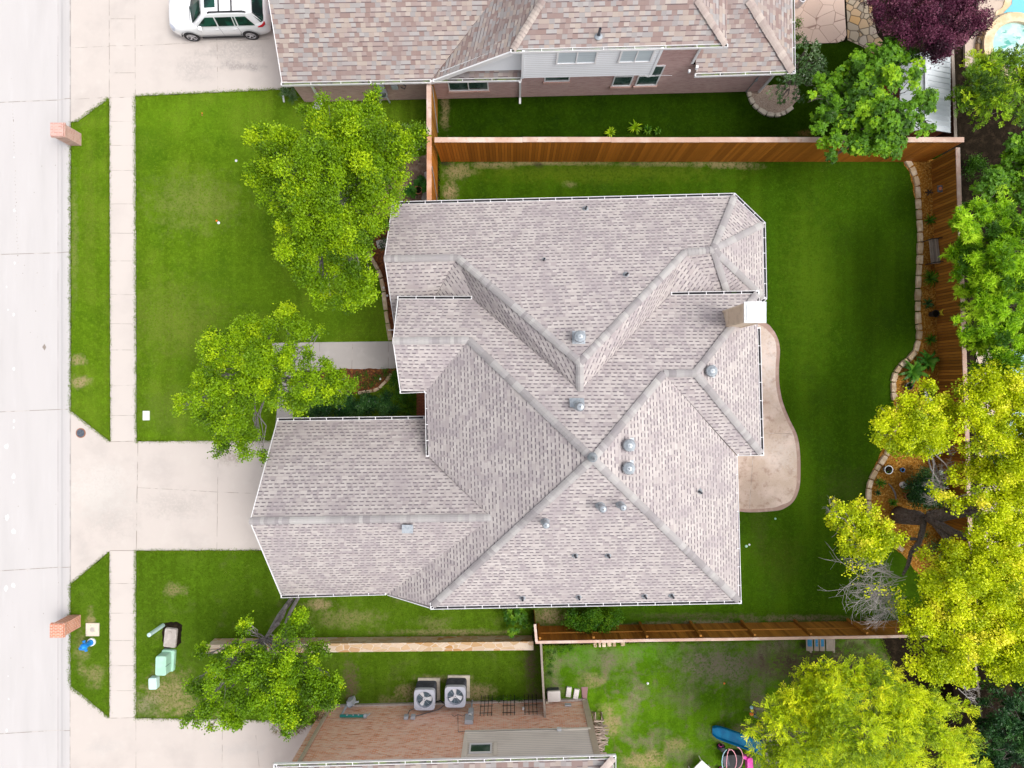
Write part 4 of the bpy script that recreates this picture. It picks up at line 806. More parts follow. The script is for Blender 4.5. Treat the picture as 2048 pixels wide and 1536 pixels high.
# ------------------------------------------------------------------ stone wall and edging stones
st = MB(); A, B = W(430, 1275), W(1064, 1268.5); d = B - A; nn = Vector((-d.y, d.x, 0)).normalized()
sw = thing('stone_wall', 'low mortared limestone wall between the two side lawns', 'wall', (A + B) / 2)
st.obox((A+B)/2 - nn*.23 + Vector((0, 0, .36)), d/2, nn*.19, Vector((0, 0, .36))); st.build('wall_body', M['rock'], sw)
st = MB(); st.obox((A+B)/2 - nn*.23 + Vector((0, 0, .76)), d/2 + d.normalized()*.04, nn*.21, Vector((0, 0, .045))); st.build('coping', M['rock'], sw)
def stone(name, a, b, wd, h, label, group, seed, m='stone'):
    r = random.Random(seed); A, B = W(*a), W(*b); d = B - A; n = Vector((-d.y, d.x, 0)).normalized() * wd / 2; u = Vector((0, 0, 1)); g = .012 / max(d.length, .01)
    q = [A + d*(g + r.uniform(0, .05)) + n*r.uniform(.8, 1.05), A + d*.5 + n*r.uniform(.95, 1.12), B - d*(g + r.uniform(0, .05)) + n*r.uniform(.8, 1.05),
         B - d*(g + r.uniform(0, .05)) - n*r.uniform(.8, 1.05), A + d*.5 - n*r.uniform(.95, 1.12), A + d*(g + r.uniform(0, .05)) - n*r.uniform(.8, 1.05)]
    mb = MB(); tn = r.random(); c = sum(q, Vector()) / 6; hh = h * r.uniform(.9, 1.1)
    top = [c.lerp(p, .88) + u*(hh + r.uniform(-.01, .01)) for p in q]; md = [p + u*(hh - .03) for p in q]; lo = [p + u*.0 for p in q]
    mb.poly(top, 0, tn)
    for i in range(6): j = (i+1) % 6; mb.poly([md[i], md[j], top[j], top[i]], 0, tn); mb.poly([lo[i], lo[j], md[j], md[i]], 0, tn)
    return mb.build(name, M[m], label=label, cat='stone', group=group)
def ORD(k): return '%d%s' % (k, 'th' if 10 < k < 20 else {1: 'st', 2: 'nd', 3: 'rd'}.get(k % 10, 'th'))
def border(path, ln, wd, h, label, group, m='stone'):
    path = spline(path, 8, False); r = random.Random(len(path)); pts = [path[0]]; acc = 0; want = ln * r.uniform(.7, 1.3)
    for p, q in zip(path, path[1:]):
        acc += math.hypot(q[0]-p[0], q[1]-p[1])
        if acc >= want: pts.append(q); acc = 0; want = ln * r.uniform(.65, 1.35)
    for i in range(len(pts) - 1): stone('edging_stone', pts[i], pts[i+1], wd * r.uniform(.9, 1.12), h, label % ORD(i + 1), group, i + len(path) * 7, m)
border([(1811,321),(1826,346),(1833,378),(1835,420),(1838,460),(1838,500),(1836,540),(1834,590),(1834,640),(1837,668),(1830,700),(1818,716),(1800,730),(1788,748),(1784,775),(1790,812)], 18, .26, .14, 'pale limestone edging block, %s from the tall fence along the long right mulch bed', 'edging stones of the upper right bed')
border([(1790,850),(1778,895),(1765,918),(1750,940),(1738,965),(1735,990),(1737,1032),(1742,1055)], 15, .24, .14, 'tan limestone edging block, %s from the top in the curve round the grey flower pot', 'edging stones of the lower right bed')
border([(1774,1082),(1792,1090),(1806,1102),(1816,1112)], 15, .2, .14, 'tan limestone block, %s from the left in the short row below the leaning trunk', 'edging stones under the tree')
border([(732,500),(745,518),(757,540),(766,568),(770,600),(774,635),(779,665),(782,682)], 26, .2, .15, 'brown limestone block, %s from the top between the front lawn and grey roof', 'edging stones of the front bed')
border([(716,786),(735,783),(752,780),(764,772),(776,758),(788,742)], 16, .15, .12, 'grey limestone block, %s from the left round the planted bed below the walk', 'edging stones of the entry bed')
border([(1496,184),(1501,203),(1515,219),(1532,229),(1550,232),(1570,226),(1586,214)], 15, .2, .13, 'pale concrete block, %s from the left round the gravel bed at the north house', 'edging blocks of the gravel bed', 'pad')
for i, (a, b) in enumerate((((1186,1289),(1194,1289)), ((1196,1288.5),(1202,1288.5)), ((1203,1288),(1212,1288)), ((1213,1288),(1223,1287.5)), ((1224,1287.5),(1232,1287)), ((1240,1287),(1250,1286.5)))):
    stone('loose_stone', a, b, .22, .1, 'white limestone block, %s from the left lying against the brown fence' % ORD(i + 1), 'loose stones along the fence', 90 + i)
# ------------------------------------------------------------------ street side objects
def mailbox(px, py, x0, y0, m, label):
    t = thing('mailbox', label, 'mailbox', W(px, py)); mb = MB(); c = W(px, py); mb.box(c + Vector((0, 0, .56)), (.58, .60, 1.12)); mb.build('pillar', M[m], t)
    mb = MB(); mb.box(c + Vector((0, 0, 1.16)), (.68, .70, .08)); mb.box(c + Vector((0, 0, 1.235)), (.62, .64, .07)); mb.build('brick_cap', M[m], t)
    mb = MB(); mb.box(c + Vector((-.31, 0, .95)), (.03, .2, .22)); mb.build('box_door', M['black'], t)
    return t
mailbox(152, 280, 0, 0, 'brick_p', 'faded pink brick mailbox pillar on the upper kerb strip')
mailbox(151, 1241, 0, 0, 'brick_o', 'orange brick mailbox pillar on the lower kerb strip beside the hydrant')
c = W(187, 1258); t = thing('meter_pad', 'square pale concrete pad with round lid next to the brick mailbox', 'cover', c)
mb = MB(); mb.box(c + Vector((0, 0, .04)), (.65, .64, .1)); mb.build('pad', M['pad'], t); mb = MB(); mb.lathe(c, [(.12, .09), (.11, .10), (.01, .102)], 20); mb.build('lid', M['boxconc'], t)
c = W(180, 1287); t = thing('fire_hydrant', 'blue fire hydrant with white base ring on the kerb strip', 'hydrant', c)
mb = MB(); c2 = c + Vector((.12, .1, 0)); mb.lathe(c2, [(.2, .02), (.2, .10), (.16, .12), (.14, .12)], 20); mb.build('base_ring', M['porc'], t)
mb = MB(); mb.lathe(c2, [(.15, .1), (.14, .2), (.12, .22), (.12, .56), (.17, .58), (.17, .64), (.14, .70), (.09, .76), (.04, .80), (.04, .86), (.01, .87)], 18)
for a, r0, ln in ((math.pi + .5, .075, .26), (-math.pi/2 + .2, .055, .24), (math.pi/2 + .3, .055, .24)):
    dd = Vector((math.cos(a), math.sin(a), 0)); mb.tube([c2 + Vector((0, 0, .5)), c2 + dd*ln + Vector((0, 0, .5))], r0, 10); mb.tube([c2 + dd*ln*.86 + Vector((0, 0, .5)), c2 + dd*(ln+.03) + Vector((0, 0, .5))], r0*1.25, 6)
mb.build('hydrant_body', M['hyd'], t)
mb = MB(); c = W(161.5, 866, .02); mb.lathe((c.x, c.y, 0), [(.245, .012), (.245, .03), (.20, .032)], 28, 1); mb.lathe((c.x, c.y, 0), [(.20, .032), (.19, .026), (.02, .028)], 28, 0)
for k in range(5): mb.box((c.x - .1 + k*.05, c.y, .03), (.02, .22, .008), 0, 0)
mb.build('manhole_cover', [M['iron'], M['rust']], label='round dark iron cover in the driveway apron', cat='manhole cover')
c = W(294, 831); mb = MB(); mb.box(c + Vector((0, 0, .05)), (.32, .46, .07)); mb.box(c + Vector((.02, 0, .09)), (.24, .38, .02)); mb.build('valve_box', [M['porc']], label='small white valve box lid in the front lawn', cat='cover')
a, b = W(328, 1251), W(302, 1267, .0); mb = MB(); b2 = W(303, 1266, .95); mb.tube([a + Vector((0, 0, 0)), Vector((a.x - .08, a.y + .02, 1.0))], .085, 14)
p = W(327, 1250); mb = MB(); mb.lathe(p, [(.095, 0), (.095, 1.12), (.10, 1.12), (.10, 1.2), (.05, 1.235), (.01, 1.24)], 16); mb.build('marker_post', M['mint_p'], label='pale green round utility post on the lower front lawn', cat='post')
def rbox(mb, c, sx, sy, z0, z1, r=.08, mi=0, rz=0, taper=1.0, n=4):
    pts = []
    for qx, qy, a0 in ((1, 1, 0), (-1, 1, 90), (-1, -1, 180), (1, -1, 270)):
        for k in range(n + 1):
            a = math.radians(a0 + 90 * k / n); pts.append((qx * (sx/2 - r) + r*math.cos(a), qy * (sy/2 - r) + r*math.sin(a)))
    R = lambda p, s, z: Vector((c[0] + (p[0]*math.cos(rz) - p[1]*math.sin(rz))*s, c[1] + (p[0]*math.sin(rz) + p[1]*math.cos(rz))*s, z))
    e = min(.03, (z1 - z0) * .3); N = len(pts)
    lv = [(1, z0), (taper, z1 - e), (taper - e/max(sx, sy), z1)]
    for (s0, za), (s1, zb) in zip(lv, lv[1:]):
        for i in range(N): j = (i+1) % N; mb.poly([R(pts[i], s0, za), R(pts[j], s0, za), R(pts[j], s1, zb), R(pts[i], s1, zb)], mi)
    mb.poly([R(p, lv[-1][0], z1) for p in pts], mi)
c = W(343, 1274); mb = MB(); rbox(mb, c, .62, .98, .02, .14, .08, rz=-.1, taper=.96); rbox(mb, c + Vector((0, .28, 0)), .16, .12, .14, .17, .03, rz=-.1); rbox(mb, c - Vector((.03, .28, 0)), .1, .1, .14, .16, .03, rz=-.1)
mb.build('handhole_box', M['boxconc'], label='grey utility box lid set in bare dark soil', cat='utility box')
c = W(338, 1319); t = thing('transformer', 'mint green utility cabinet on the lower front lawn', 'cabinet', c)
mb = MB(); rbox(mb, c + Vector((.04, .02, 0)), .64, 1.06, .02, .2, .08, rz=-.06); mb.build('plinth', M['mint'], t)
mb = MB(); rbox(mb, c + Vector((-.03, -.02, 0)), .54, .98, .2, .66, .1, rz=-.03, taper=.98); mb.build('cabinet_hood', M['mint'], t)
mb = MB(); mb.obox(c + Vector((.235, -.03, .5)), (.01, 0, 0), (0, .01, 0), (0, 0, .2)); mb.build('door_seam', M['dgrey'], t)
c = W(312, 1362); mb = MB(); rbox(mb, c, .4, .58, .02, .3, .07, rz=.03); mb.build('pedestal', M['mint_p'], label='small pale blue green utility box below the mint cabinet', cat='utility box')
for i, (px, py, m, r_) in enumerate(((438, 446, 'porc', .07), (405, 227, 'orange', .03), (473, 322, 'porc', .06), (1492, 1092, 'mint', .07), (1498, 1089, 'porc', .05), (1550, 1037, 'mint', .05), (405, 231, 'terra', .03), (434, 442, 'orange', .05), (1295, 1366, 'porc', .06), (1448, 1366, 'orange', .05))):
    c = W(px, py); mb = MB(); mb.lathe(c, [(r_, .02), (r_, .05), (r_*.6, .07), (.005, .075)], 10)
    lab = ['white ball on the upper front lawn', 'orange cap on the lawn below the north driveway', 'white scrap beside the big front tree', 'mint sprinkler cap beside the right gutter of the grey roof', 'white sprinkler cap beside the right gutter of the grey roof', 'mint sprinkler cap below the patio', 'small rust cap in the upper lawn', 'orange ball touching the white ball', 'white lid on the patchy back lawn', 'orange toy ball on the patchy back lawn'][i]
    mb.build('lawn_cap' if 'cap' in lab or 'lid' in lab else 'ball' if 'ball' in lab else 'scrap', M[m], label=lab, cat='ball' if 'ball' in lab else 'cap' if 'cap' in lab else 'lid' if 'lid' in lab else 'scrap')
# ------------------------------------------------------------------ air conditioners
def ac(px, py, rot, label):
    c = W(px, py); c.z = 0; t = thing('air_conditioner', label, 'air conditioner', c, 'air conditioners on pads')
    mb = MB(); mb.box(c + Vector((.1, .05, .05)), (1.1, 1.12, .1)); mb.build('pad', M['pad'], t)
    mb = MB(); rbox(mb, c, .98, .98, .1, .80, .12)
    for k in range(19): 
        z = .14 + k * .034; rbox(mb, c, .995, .995, z, z + .014, .12)
    mb.build('coil_case', M['dgrey'], t)
    mb = MB(); N = 48; R0 = .39; h = .515
    def sq(a):
        x, y = math.cos(a), math.sin(a); e = 7; s = (abs(x)**e + abs(y)**e) ** (-1/e); return Vector((x*s*h, y*s*h, 0))
    z1 = Vector((0, 0, 1.0)); z0 = Vector((0, 0, .82)); zi = Vector((0, 0, .80))
    for k in range(N):
        a, b = 2*math.pi*k/N, 2*math.pi*(k+1)/N; ca, cb = Vector((math.cos(a), math.sin(a), 0)), Vector((math.cos(b), math.sin(b), 0))
        mb.poly([c+sq(a)*.97+z1, c+sq(b)*.97+z1, c+cb*R0*1.06+z1, c+ca*R0*1.06+z1]); mb.poly([c+sq(a)+z0, c+sq(b)+z0, c+sq(b)*.97+z1, c+sq(a)*.97+z1])
        mb.poly([c+ca*R0*1.06+z1, c+cb*R0*1.06+z1, c+cb*R0+z1*.985, c+ca*R0+z1*.985]); mb.poly([c+ca*R0+z1*.985, c+cb*R0+z1*.985, c+cb*R0+zi, c+ca*R0+zi])
    mb.build('top_panel', M['lgrey'], t)
    mb = MB(); mb.poly([c + Vector((R0*math.cos(2*math.pi*k/24), R0*math.sin(2*math.pi*k/24), .81)) for k in range(24)]); mb.build('fan_well', M['well'], t)
    mb = MB()
    for k in range(3):
        a = rot + k*2.094; P = lambda r, an, z: c + Vector((r*math.cos(an), r*math.sin(an), z))
        mb.poly([P(.07, a - .5, .88), P(.34, a - .32, .90), P(.36, a + .1, .88), P(.34, a + .34, .85), P(.07, a + .5, .85)], 0)
    mb.lathe(c, [(.09, .85), (.09, .91), (.02, .93)], 14); mb.build('fan_blades', M['porc'], t)
    mb = MB()
    for k in range(8): a = rot*.4 + k*math.pi/4; mb.tube([c + Vector((.05*math.cos(a), .05*math.sin(a), .97)), c + Vector((.40*math.cos(a), .40*math.sin(a), .99))], .005, 4)
    mb.build('fan_guard', M['lgrey'], t)
ac(854.5, 1379, 2.1, 'left of the two grey air conditioners on the side lawn'); ac(914, 1373.5, 1.7, 'right of the two grey air conditioners next to the electric meter')
mb = MB(); g = lambda px, py, z: W(px, py, z); mb.tube([g(871, 1405, .2), g(880, 1401, .2), g(890, 1408, .15), g(892, 1415, .25)], .03, 6); mb.tube([g(873, 1412, .1), g(885, 1412, .1), g(905, 1414, .1), g(906, 1419, .4)], .02, 6); mb.build('refrigerant_line', M['black'], label='black insulated pipe between the two air conditioners', cat='pipe')
# ------------------------------------------------------------------ south back yard
c = W(1106, 1384); t = thing('cooler', 'grey lidded plastic chest on the grass beside the thin fence', 'chest', c)
mb = MB(); rbox(mb, c, .62, .5, .03, .32, .06, rz=.06); mb.build('tub', M['dgrey'], t); mb = MB(); rbox(mb, c + Vector((.02, -.02, 0)), .64, .54, .32, .42, .08, rz=.06); mb.build('lid', M['cooler'], t)
for i, (px, py, rz) in enumerate(((1137, 1382, -.12), (1152, 1386, -.16))):
    c = W(px, py); mb = MB(); rbox(mb, c, .25, .5, .03, .14, .02, rz=rz); mb.build('paving_block', M['cooler'], label='%s pale paving block standing on the grass by the chest' % ('left' if i == 0 else 'right'), cat='block')
c = W(1167, 1385); mb = MB()
mb.poly([W(1163, 1374, .06), W(1175, 1374, .06), W(1173, 1397, .12), W(1165, 1397, .12)]); mb.poly([W(1163, 1374, .06), W(1165, 1397, .12), W(1164, 1397, .03), W(1162, 1374, .03)]); mb.poly([W(1175, 1374, .06), W(1176, 1374, .03), W(1174, 1397, .03), W(1173, 1397, .12)])
mb.build('splash_block', M['maroon'], label='maroon plastic splash block at the brick house corner', cat='splash block')
mb = MB(); c = W(1094, 1401); mb.box(c + Vector((0, 0, .15)), (.12, .2, .3)); mb.build('garden_block', M['pad'], label='small tan block between thin fence and brick wall', cat='block')
# log rack
t = thing('log_rack', 'wooden rack heaped with grey firewood against the brick house side', 'log rack', W(1192, 1450)); mb = MB()
R = lambda a, b: W(a, b)
for px, py in ((1185, 1424), (1202, 1424), (1190, 1505), (1206, 1505)): mb.box(W(px, py) + Vector((0, 0, .4)), (.06, .06, .8), 0, 0)
mb.obox(W(1193, 1424) + Vector((0, 0, .8)), (.23, 0, 0), (0, .03, 0), (0, 0, .03)); mb.obox(W(1193, 1436) + Vector((0, 0, .78)), (.2, 0, 0), (0, .03, 0), (0, 0, .03)); mb.obox(W(1190, 1462) + Vector((0, 0, .1)), (.03, 0, 0), (0, 1.0, 0), (0, 0, .03)); mb.obox(W(1203, 1462) + Vector((0, 0, .1)), (.03, 0, 0), (0, 1.0, 0), (0, 0, .03))
mb.build('rack_frame', M['greywood'], t)
rg = random.Random(5)
gl = 'rough split log lying in the heap on the rack'
for i in range(64):
    c = W(1196 + rg.uniform(-5, 6), 1440 + i * .95 + rg.uniform(-3, 3), 0); z = .18 + rg.random() * .55; a = rg.uniform(-.55, .35); l = rg.uniform(.24, .40); v = Vector((math.cos(a), math.sin(a), rg.uniform(-.15, .1))) * l
    mb = MB(); q = c + Vector((0, 0, z)); mb.tube([q - v, q + v*.1, q + v], [.022, .03, .02], 5, tint=rg.random()); mb.build('firewood', M['greywood'], label=gl, cat='log', group='firewood on the rack')
# slide and playset
t = thing('slide', 'blue plastic slide sloping down from the wooden playset', 'slide', W(1470, 1480))
mb = MB(); prof = [(1425, 1461, .12), (1432, 1463, .2), (1442, 1466, .3), (1465, 1474, .62), (1490, 1483, 1.0), (1512, 1491, 1.32), (1524, 1495, 1.4)]
C = [W(x, y, z) for x, y, z in prof]; ax = Vector((C[-1].x - C[0].x, C[-1].y - C[0].y, 0)).normalized(); sx = Vector((-ax.y, ax.x, 0)); wds = [.16, .24, .27, .27, .27, .27, .27]
sec = lambda i: [C[i] + sx*s*wds[i] + Vector((0, 0, h)) for s, h in ((-1.22, .10), (-1.1, .14), (-1, .1), (-.9, .0), (.9, .0), (1, .1), (1.1, .14), (1.22, .10), (1.2, -.04), (-1.2, -.04))]
SC = [sec(i) for i in range(len(C))]
for i in range(len(C) - 1):
    for k in range(10): mb.poly([SC[i][k], SC[i][(k+1) % 10], SC[i+1][(k+1) % 10], SC[i+1][k]])
mb.poly(SC[0]); mb.poly(SC[-1]); mb.build('chute', M['blue_sl'], t)
t = thing('playset', 'grey wooden playset mostly hidden under the feathery yellow tree', 'playset', W(1545, 1480)); mb = MB()
for a, b, z in (((1524, 1470), (1545, 1560), 1.45), ((1543, 1498), (1556, 1560), 1.6), ((1509, 1416), (1526, 1417), 1.6), ((1526, 1470), (1600, 1462), 1.5)):
    A, B = W(*a, z), W(*b, z); d = B - A; mb.obox((A+B)/2, d/2, Vector((-d.y, d.x, 0)).normalized()*.045, Vector((0, 0, .07)), 0, rg.random())
for px, py, h in ((1527, 1478, 1.9), (1545, 1552, 1.9), (1600, 1470, 2.0), (1528, 1417, 1.8), (1506, 1418, 1.6)): mb.box(W(px, py) + Vector((0, 0, h/2)), (.09, .09, h))
mb.build('timber_frame', M['greywood'], t); mb = MB()
for k in range(8): A = W(1528, 1480 + k*11, 1.4); mb.box(A + Vector((.75, 0, 0)), (1.4, .12, .03), 0, 0, rg.random())
mb.build('deck_boards', M['greywood'], t)
mb = MB(); rs = [('orange', 1503, 1428, .09), ('yellow', 1504, 1421, .08), ('paleblue', 1503, 1415, .08), ('teal', 1502, 1423, .05), ('navy', 1511, 1432, .09)]
t = thing('toy_cluster', 'bunch of small multicoloured plastic balls hanging on the playset beam', 'toy', W(1505, 1425))
for m, px, py, r_ in rs: mb = MB(); c = W(px, py, 1.3); mb.lathe(c, [(r_*math.sin(k*math.pi/6)+.001, -r_*math.cos(k*math.pi/6)) for k in range(7)], 10); mb.build('ball', M[m], t, smooth=True)
# pink and black pedal buggy
t = thing('toy_cart', 'black and pink toy pedal car with hoops below the blue slide', 'toy car', W(1470, 1515)); c = W(1462, 1512)
mb = MB(); rbox(mb, c + Vector((.02, -.05, 0)), .95, .85, .12, .42, .22, taper=.85); mb.tube([W(1440, 1498, .2) + Vector((0, -.0, 0)), W(1447, 1494, .2)], .18, 14); mb.build('body', M['black'], t)
mb = MB(); rbox(mb, W(1491, 1516), .28, .78, .3, .62, .1, rz=.05); rbox(mb, W(1484, 1503), .3, .16, .35, .55, .05, rz=-.4); mb.build('seat_back', M['pink'], t)
for px, py in ((1442, 1494), (1444, 1540), (1488, 1545)):
    mb = MB(); q = W(px, py, .2); mb.tube([q + Vector((0, -.06, 0)), q + Vector((0, .06, 0))], .2, 16); wh = mb.build('wheel', M['black'], t); mb = MB(); mb.tube([q + Vector((0, .05, .0)), q + Vector((0, .09, .0))], .13, 12); mb.build('hub', M['pink'], wh)
def hoop(cx, cy, rx, ry, z, m, a0, a1, tilt=0):
    mb = MB(); q = [W(cx + rx*math.cos(a), cy + ry*math.sin(a), z + tilt*math.cos(a)) for a in [a0 + (a1-a0)*k/24 for k in range(25)]]; mb.tube(q, .02, 6); return mb.build('roll_hoop', M[m], t)
hoop(1458, 1524, 14, 26, .75, 'paleblue', 1.4, 4.4); hoop(1458, 1522, 15, 24, .75, 'palepink', -1.7, 1.6); hoop(1459, 1530, 6, 30, .8, 'palepink', 1.5, 4.9); hoop(1472, 1516, 14, 22, .6, 'palepink', -1.4, 1.4)
mb = MB(); mb.box(W(1452, 1522, .45), (.3, .5, .04), .2); mb.build('steering_tray', M['dgrey'], t)
mb = MB(); A = [W(1404, 1521, .5), W(1426, 1541, .5), W(1400, 1566, .5), W(1380, 1545, .5)]; mb.slab(A, .05); to = thing('table', 'white square plastic table at the bottom edge of the yard', 'table', W(1402, 1545)); mb.build('tabletop', M['porc'], to)
for p in A: mb = MB(); q = p.lerp(sum(A, Vector())/4, .12); mb.tube([Vector((q.x, q.y, .45)), Vector((q.x, q.y, .02))], .025, 6); mb.build('leg', M['porc'], to)
t = thing('pallet_bench', 'grey plank bench with blue paint patches outside the brown fence', 'bench', W(1637, 1286)); z = .35
for k, (x0, x1, bl) in enumerate(((1612, 1625, 1), (1628, 1637, 1), (1639, 1649, 1), (1652, 1666, 0))):
    mb = MB(); y0, y1 = 1270, 1302; sl = lambda x, y: W(x, y, z); mb.slab([sl(x0, y0), sl(x1, y0), sl(x1 + 1, y1), sl(x0 + 1, y1)], .04); p = mb.build('plank', M['greywood'], t)
    if bl: mb = MB(); mb.slab([sl(x0 + 2.5, y0 + 4), sl(x1 - 1.5, y0 + 4), sl(x1 - 1, y1 - 9), sl(x0 + 3, y1 - 9)], .001); [v.__setattr__('z', v.z + .006) for v in mb.v]; mb.build('paint_patch', M['bluepaint'], p)
for x in (1616, 1662): mb = MB(); mb.box(W(x, 1286) + Vector((0, 0, .15)), (.08, .7, .3)); mb.build('leg', M['greywood'], t)
# ------------------------------------------------------------------ back garden objects
t = thing('garden_bench', 'slatted wooden garden bench against the brown fence', 'bench', W(1857, 506)); rz = .1
ux = Vector((math.cos(rz), math.sin(rz), 0)); uy = Vector((-math.sin(rz), math.cos(rz), 0)); c = W(1857, 506)
mb = MB()
for k in range(5): mb.obox(c + ux*(-.2 + k*.095) + Vector((0, 0, .44)), ux*.036, uy*.62, Vector((0, 0, .015)), 0, rg.random())
mb.build('seat', M['greywood'], t); mb = MB()
for k in range(3): mb.obox(c + ux*(.42 + k*.03) + Vector((0, 0, .62 + k*.13)), ux*.012, uy*.62, Vector((0, 0, .05)), 0, rg.random())
mb.build('backrest', M['greywood'], t)
for s in (-1, 1): mb = MB(); mb.tube([c + uy*.58*s - ux*.24 + Vector((0, 0, .62)), c + uy*.58*s + ux*.3 + Vector((0, 0, .64))], .025, 6); mb.build('armrest', M['black'], t); mb = MB(); mb.tube([c + uy*.58*s - ux*.22 + Vector((0, 0, .62)), c + uy*.58*s - ux*.24], .025, 6); mb.build('leg', M['black'], t); mb = MB(); mb.tube([c + uy*.58*s + ux*.42 + Vector((0, 0, .95)), c + uy*.58*s + ux*.25], .025, 6); mb.build('leg', M['black'], t)
def pot(px, py, r, h, m, label, soil=True, cat='pot', name='flower_pot'):
    t = thing(name, label, cat, W(px, py)); mb = MB(); c = W(px, py); mb.lathe(c, [(r*.7, .04), (r, h), (r*1.08, h), (r*1.08, h+.03), (r*.92, h+.03), (r*.9, h-.03)], 18); mb.build('bowl', M[m], t)
    mb = MB(); mb.lathe(c, [(r*.92, h-.02), (.01, h-.01)], 14); mb.build('potting_soil', M['soil'], t); return t
pot(1812, 772, .17, .25, 'dgrey', 'dark round flower pot beside the big leafed plant'); pot(1811, 800, .2, .25, 'terra', 'terracotta pot at the top edge of the yellow tree crown'); pot(1770, 938, .2, .28, 'galv', 'grey flower pot inside the curve of the lower edging'); pot(1801, 939, .1, .15, 'hyd', 'small dark blue pot in the middle of the lower mulch bed')
pot(1811, 990, .2, .3, 'terra', 'flower pot next to the round dark shrub'); pot(1860, 629, .17, .4, 'black', 'slim black urn lying on its side near the fence', name='urn', cat='urn')
pot(1876, 627, .18, .5, 'yellow', 'yellow green ceramic pot against the brown fence')
for i, (px, py) in enumerate(((1881, 945), (1874, 961))):
    t = thing('globe_light', ('frosted garden globe light on a stake, the upper of two', 'frosted garden globe light on a stake, the lower of two')[i], 'garden light', W(px-12, py-2)); c = W(px, py, .8); c.z = 0
    t.location = c; mb = MB(); mb.tube([c, c + Vector((0, 0, .75))], .015, 6); mb.build('stake', M['black'], t); mb = MB(); mb.lathe(c + Vector((0, 0, .82)), [(.11*math.sin(k*math.pi/8)+.001, -.11*math.cos(k*math.pi/8)) for k in range(9)], 16); mb.build('globe', M['globe'], t, smooth=True)
    mb = MB(); mb.lathe(c + Vector((0, 0, .80)), [(.125, 0), (.125, .02), (.112, .02)], 16); mb.build('ring', M['porc'], t)
t = thing('garden_figurine', 'white ceramic garden figurine of a rabbit like shape in the lower mulch bed', 'figurine', W(1801, 969)); t['label'] = 'white ceramic garden figurine in the lower mulch bed'
mb = MB(); c = W(1803, 969); mb.lathe(c, [(.02, .02), (.15, .05), (.17, .15), (.12, .26), (.02, .3)], 12); mb.lathe(c + Vector((-.13, .02, 0)), [(.02, .1), (.1, .16), (.1, .24), (.02, .31)], 10); mb.lathe(c + Vector((.12, -.03, 0)), [(.01, .03), (.06, .06), (.01, .12)], 8); mb.build('body', M['porc'], t, smooth=True)
mb = MB(); mb.lathe(c + Vector((-.05, .03, 0)), [(.05, .27), (.05, .30), (.01, .31)], 8); mb.build('dark_cap', M['black'], t)
mb = MB(); q = [W(1777, 967, .05), W(1784, 975, .08), (W(1790, 986, .08)), W(1792, 998, .04)]; mb.tube(q, [.02, .04, .05, .03], 6); mb.build('driftwood', M['bark_l'], label='curved grey piece of driftwood lying in the mulch', cat='driftwood')
t = thing('metal_wall_flower', 'rusty metal flower ornament hung on the upper part of the brown fence', 'ornament', W(1865, 380)); mb = MB()
for k in range(9): a = k*.7; q = W(1884, 378, 1.15); P = lambda r, an, o: q + Vector((-.06 - .02*o, r*math.sin(an), r*math.cos(an))); mb.poly([P(.02, a, 1), P(.12, a - .3, 0), P(.2, a, 2), P(.12, a + .3, 0)])
q = W(1884, 378, 1.15); mb.obox(q + Vector((-.12, 0, .03)), (.12, 0, 0), (0, .16, 0), (0, 0, .02)); mb.build('petals', M['dgrey'], t); mb = MB(); mb.lathe(q + Vector((-.12, 0, 0)), [(.09, .06), (.07, .09), (.01, .1)], 10); mb.build('centre', M['terra'], t)
mb = MB(); c = W(1856, 387); [mb.box(c + Vector((math.cos(k)*.1, math.sin(k)*.1, .1)), (.16, .05, .04), k) for k in range(5)]; mb.build('stump', M['darkwood'], label='small dark rotten stump at the fence foot in the upper mulch bed', cat='stump')
# pots and stones by the front corner of the house
pot(818, 389, .14, .22, 'terra', 'small terracotta pot nearest the front gutter corner'); pot(838, 384, .19, .3, 'terra', 'wide terracotta pot beside the cedar capped fence'); pot(775, 403, .13, .2, 'orange', 'orange pot at the corner of the grey roof')
for i, (px, py, rz) in enumerate(((856, 352, .2), (853, 394, -.3), (764, 488, .2))):
    mb = MB(); rbox(mb, W(px, py), .32 + .1*i, .42, .03, .08, .08, rz=rz); mb.build('stepping_stone', M['boxconc'], label=('grey stepping stone beside the cedar fence', 'grey stepping stone nearest the gutter', 'grey stone slab by the front bed edging')[i], cat='stone')
mb = MB(); c = W(735, 728); 
for i, (px, py, lab) in enumerate(((763, 758, 'white path light in the small planted bed'), (770, 577, 'white path light beside the front edging stones'), (777, 593, 'white path light lower along the front edging'))):
    c = W(px, py); t = thing('path_light', lab, 'garden light', c); mb = MB(); mb.tube([c, c + Vector((0, 0, .3))], .012, 6); mb.build('stake', M['black'], t); mb = MB(); mb.lathe(c, [(.06, .3), (.05, .34), (.01, .36)], 10); mb.build('shade', M['porc'], t)
mb = MB(); A, B = W(776, 660, .5), W(790, 660, .5); mb.obox((A+B)/2, (B-A)/2, (0, .02, 0), (0, 0, .02)); mb.box(A + Vector((0.02, 0, -.24)), (.03, .03, .46)); mb.build('hose_bracket', M['porc'], label='short white bracket beside the front bed', cat='bracket')
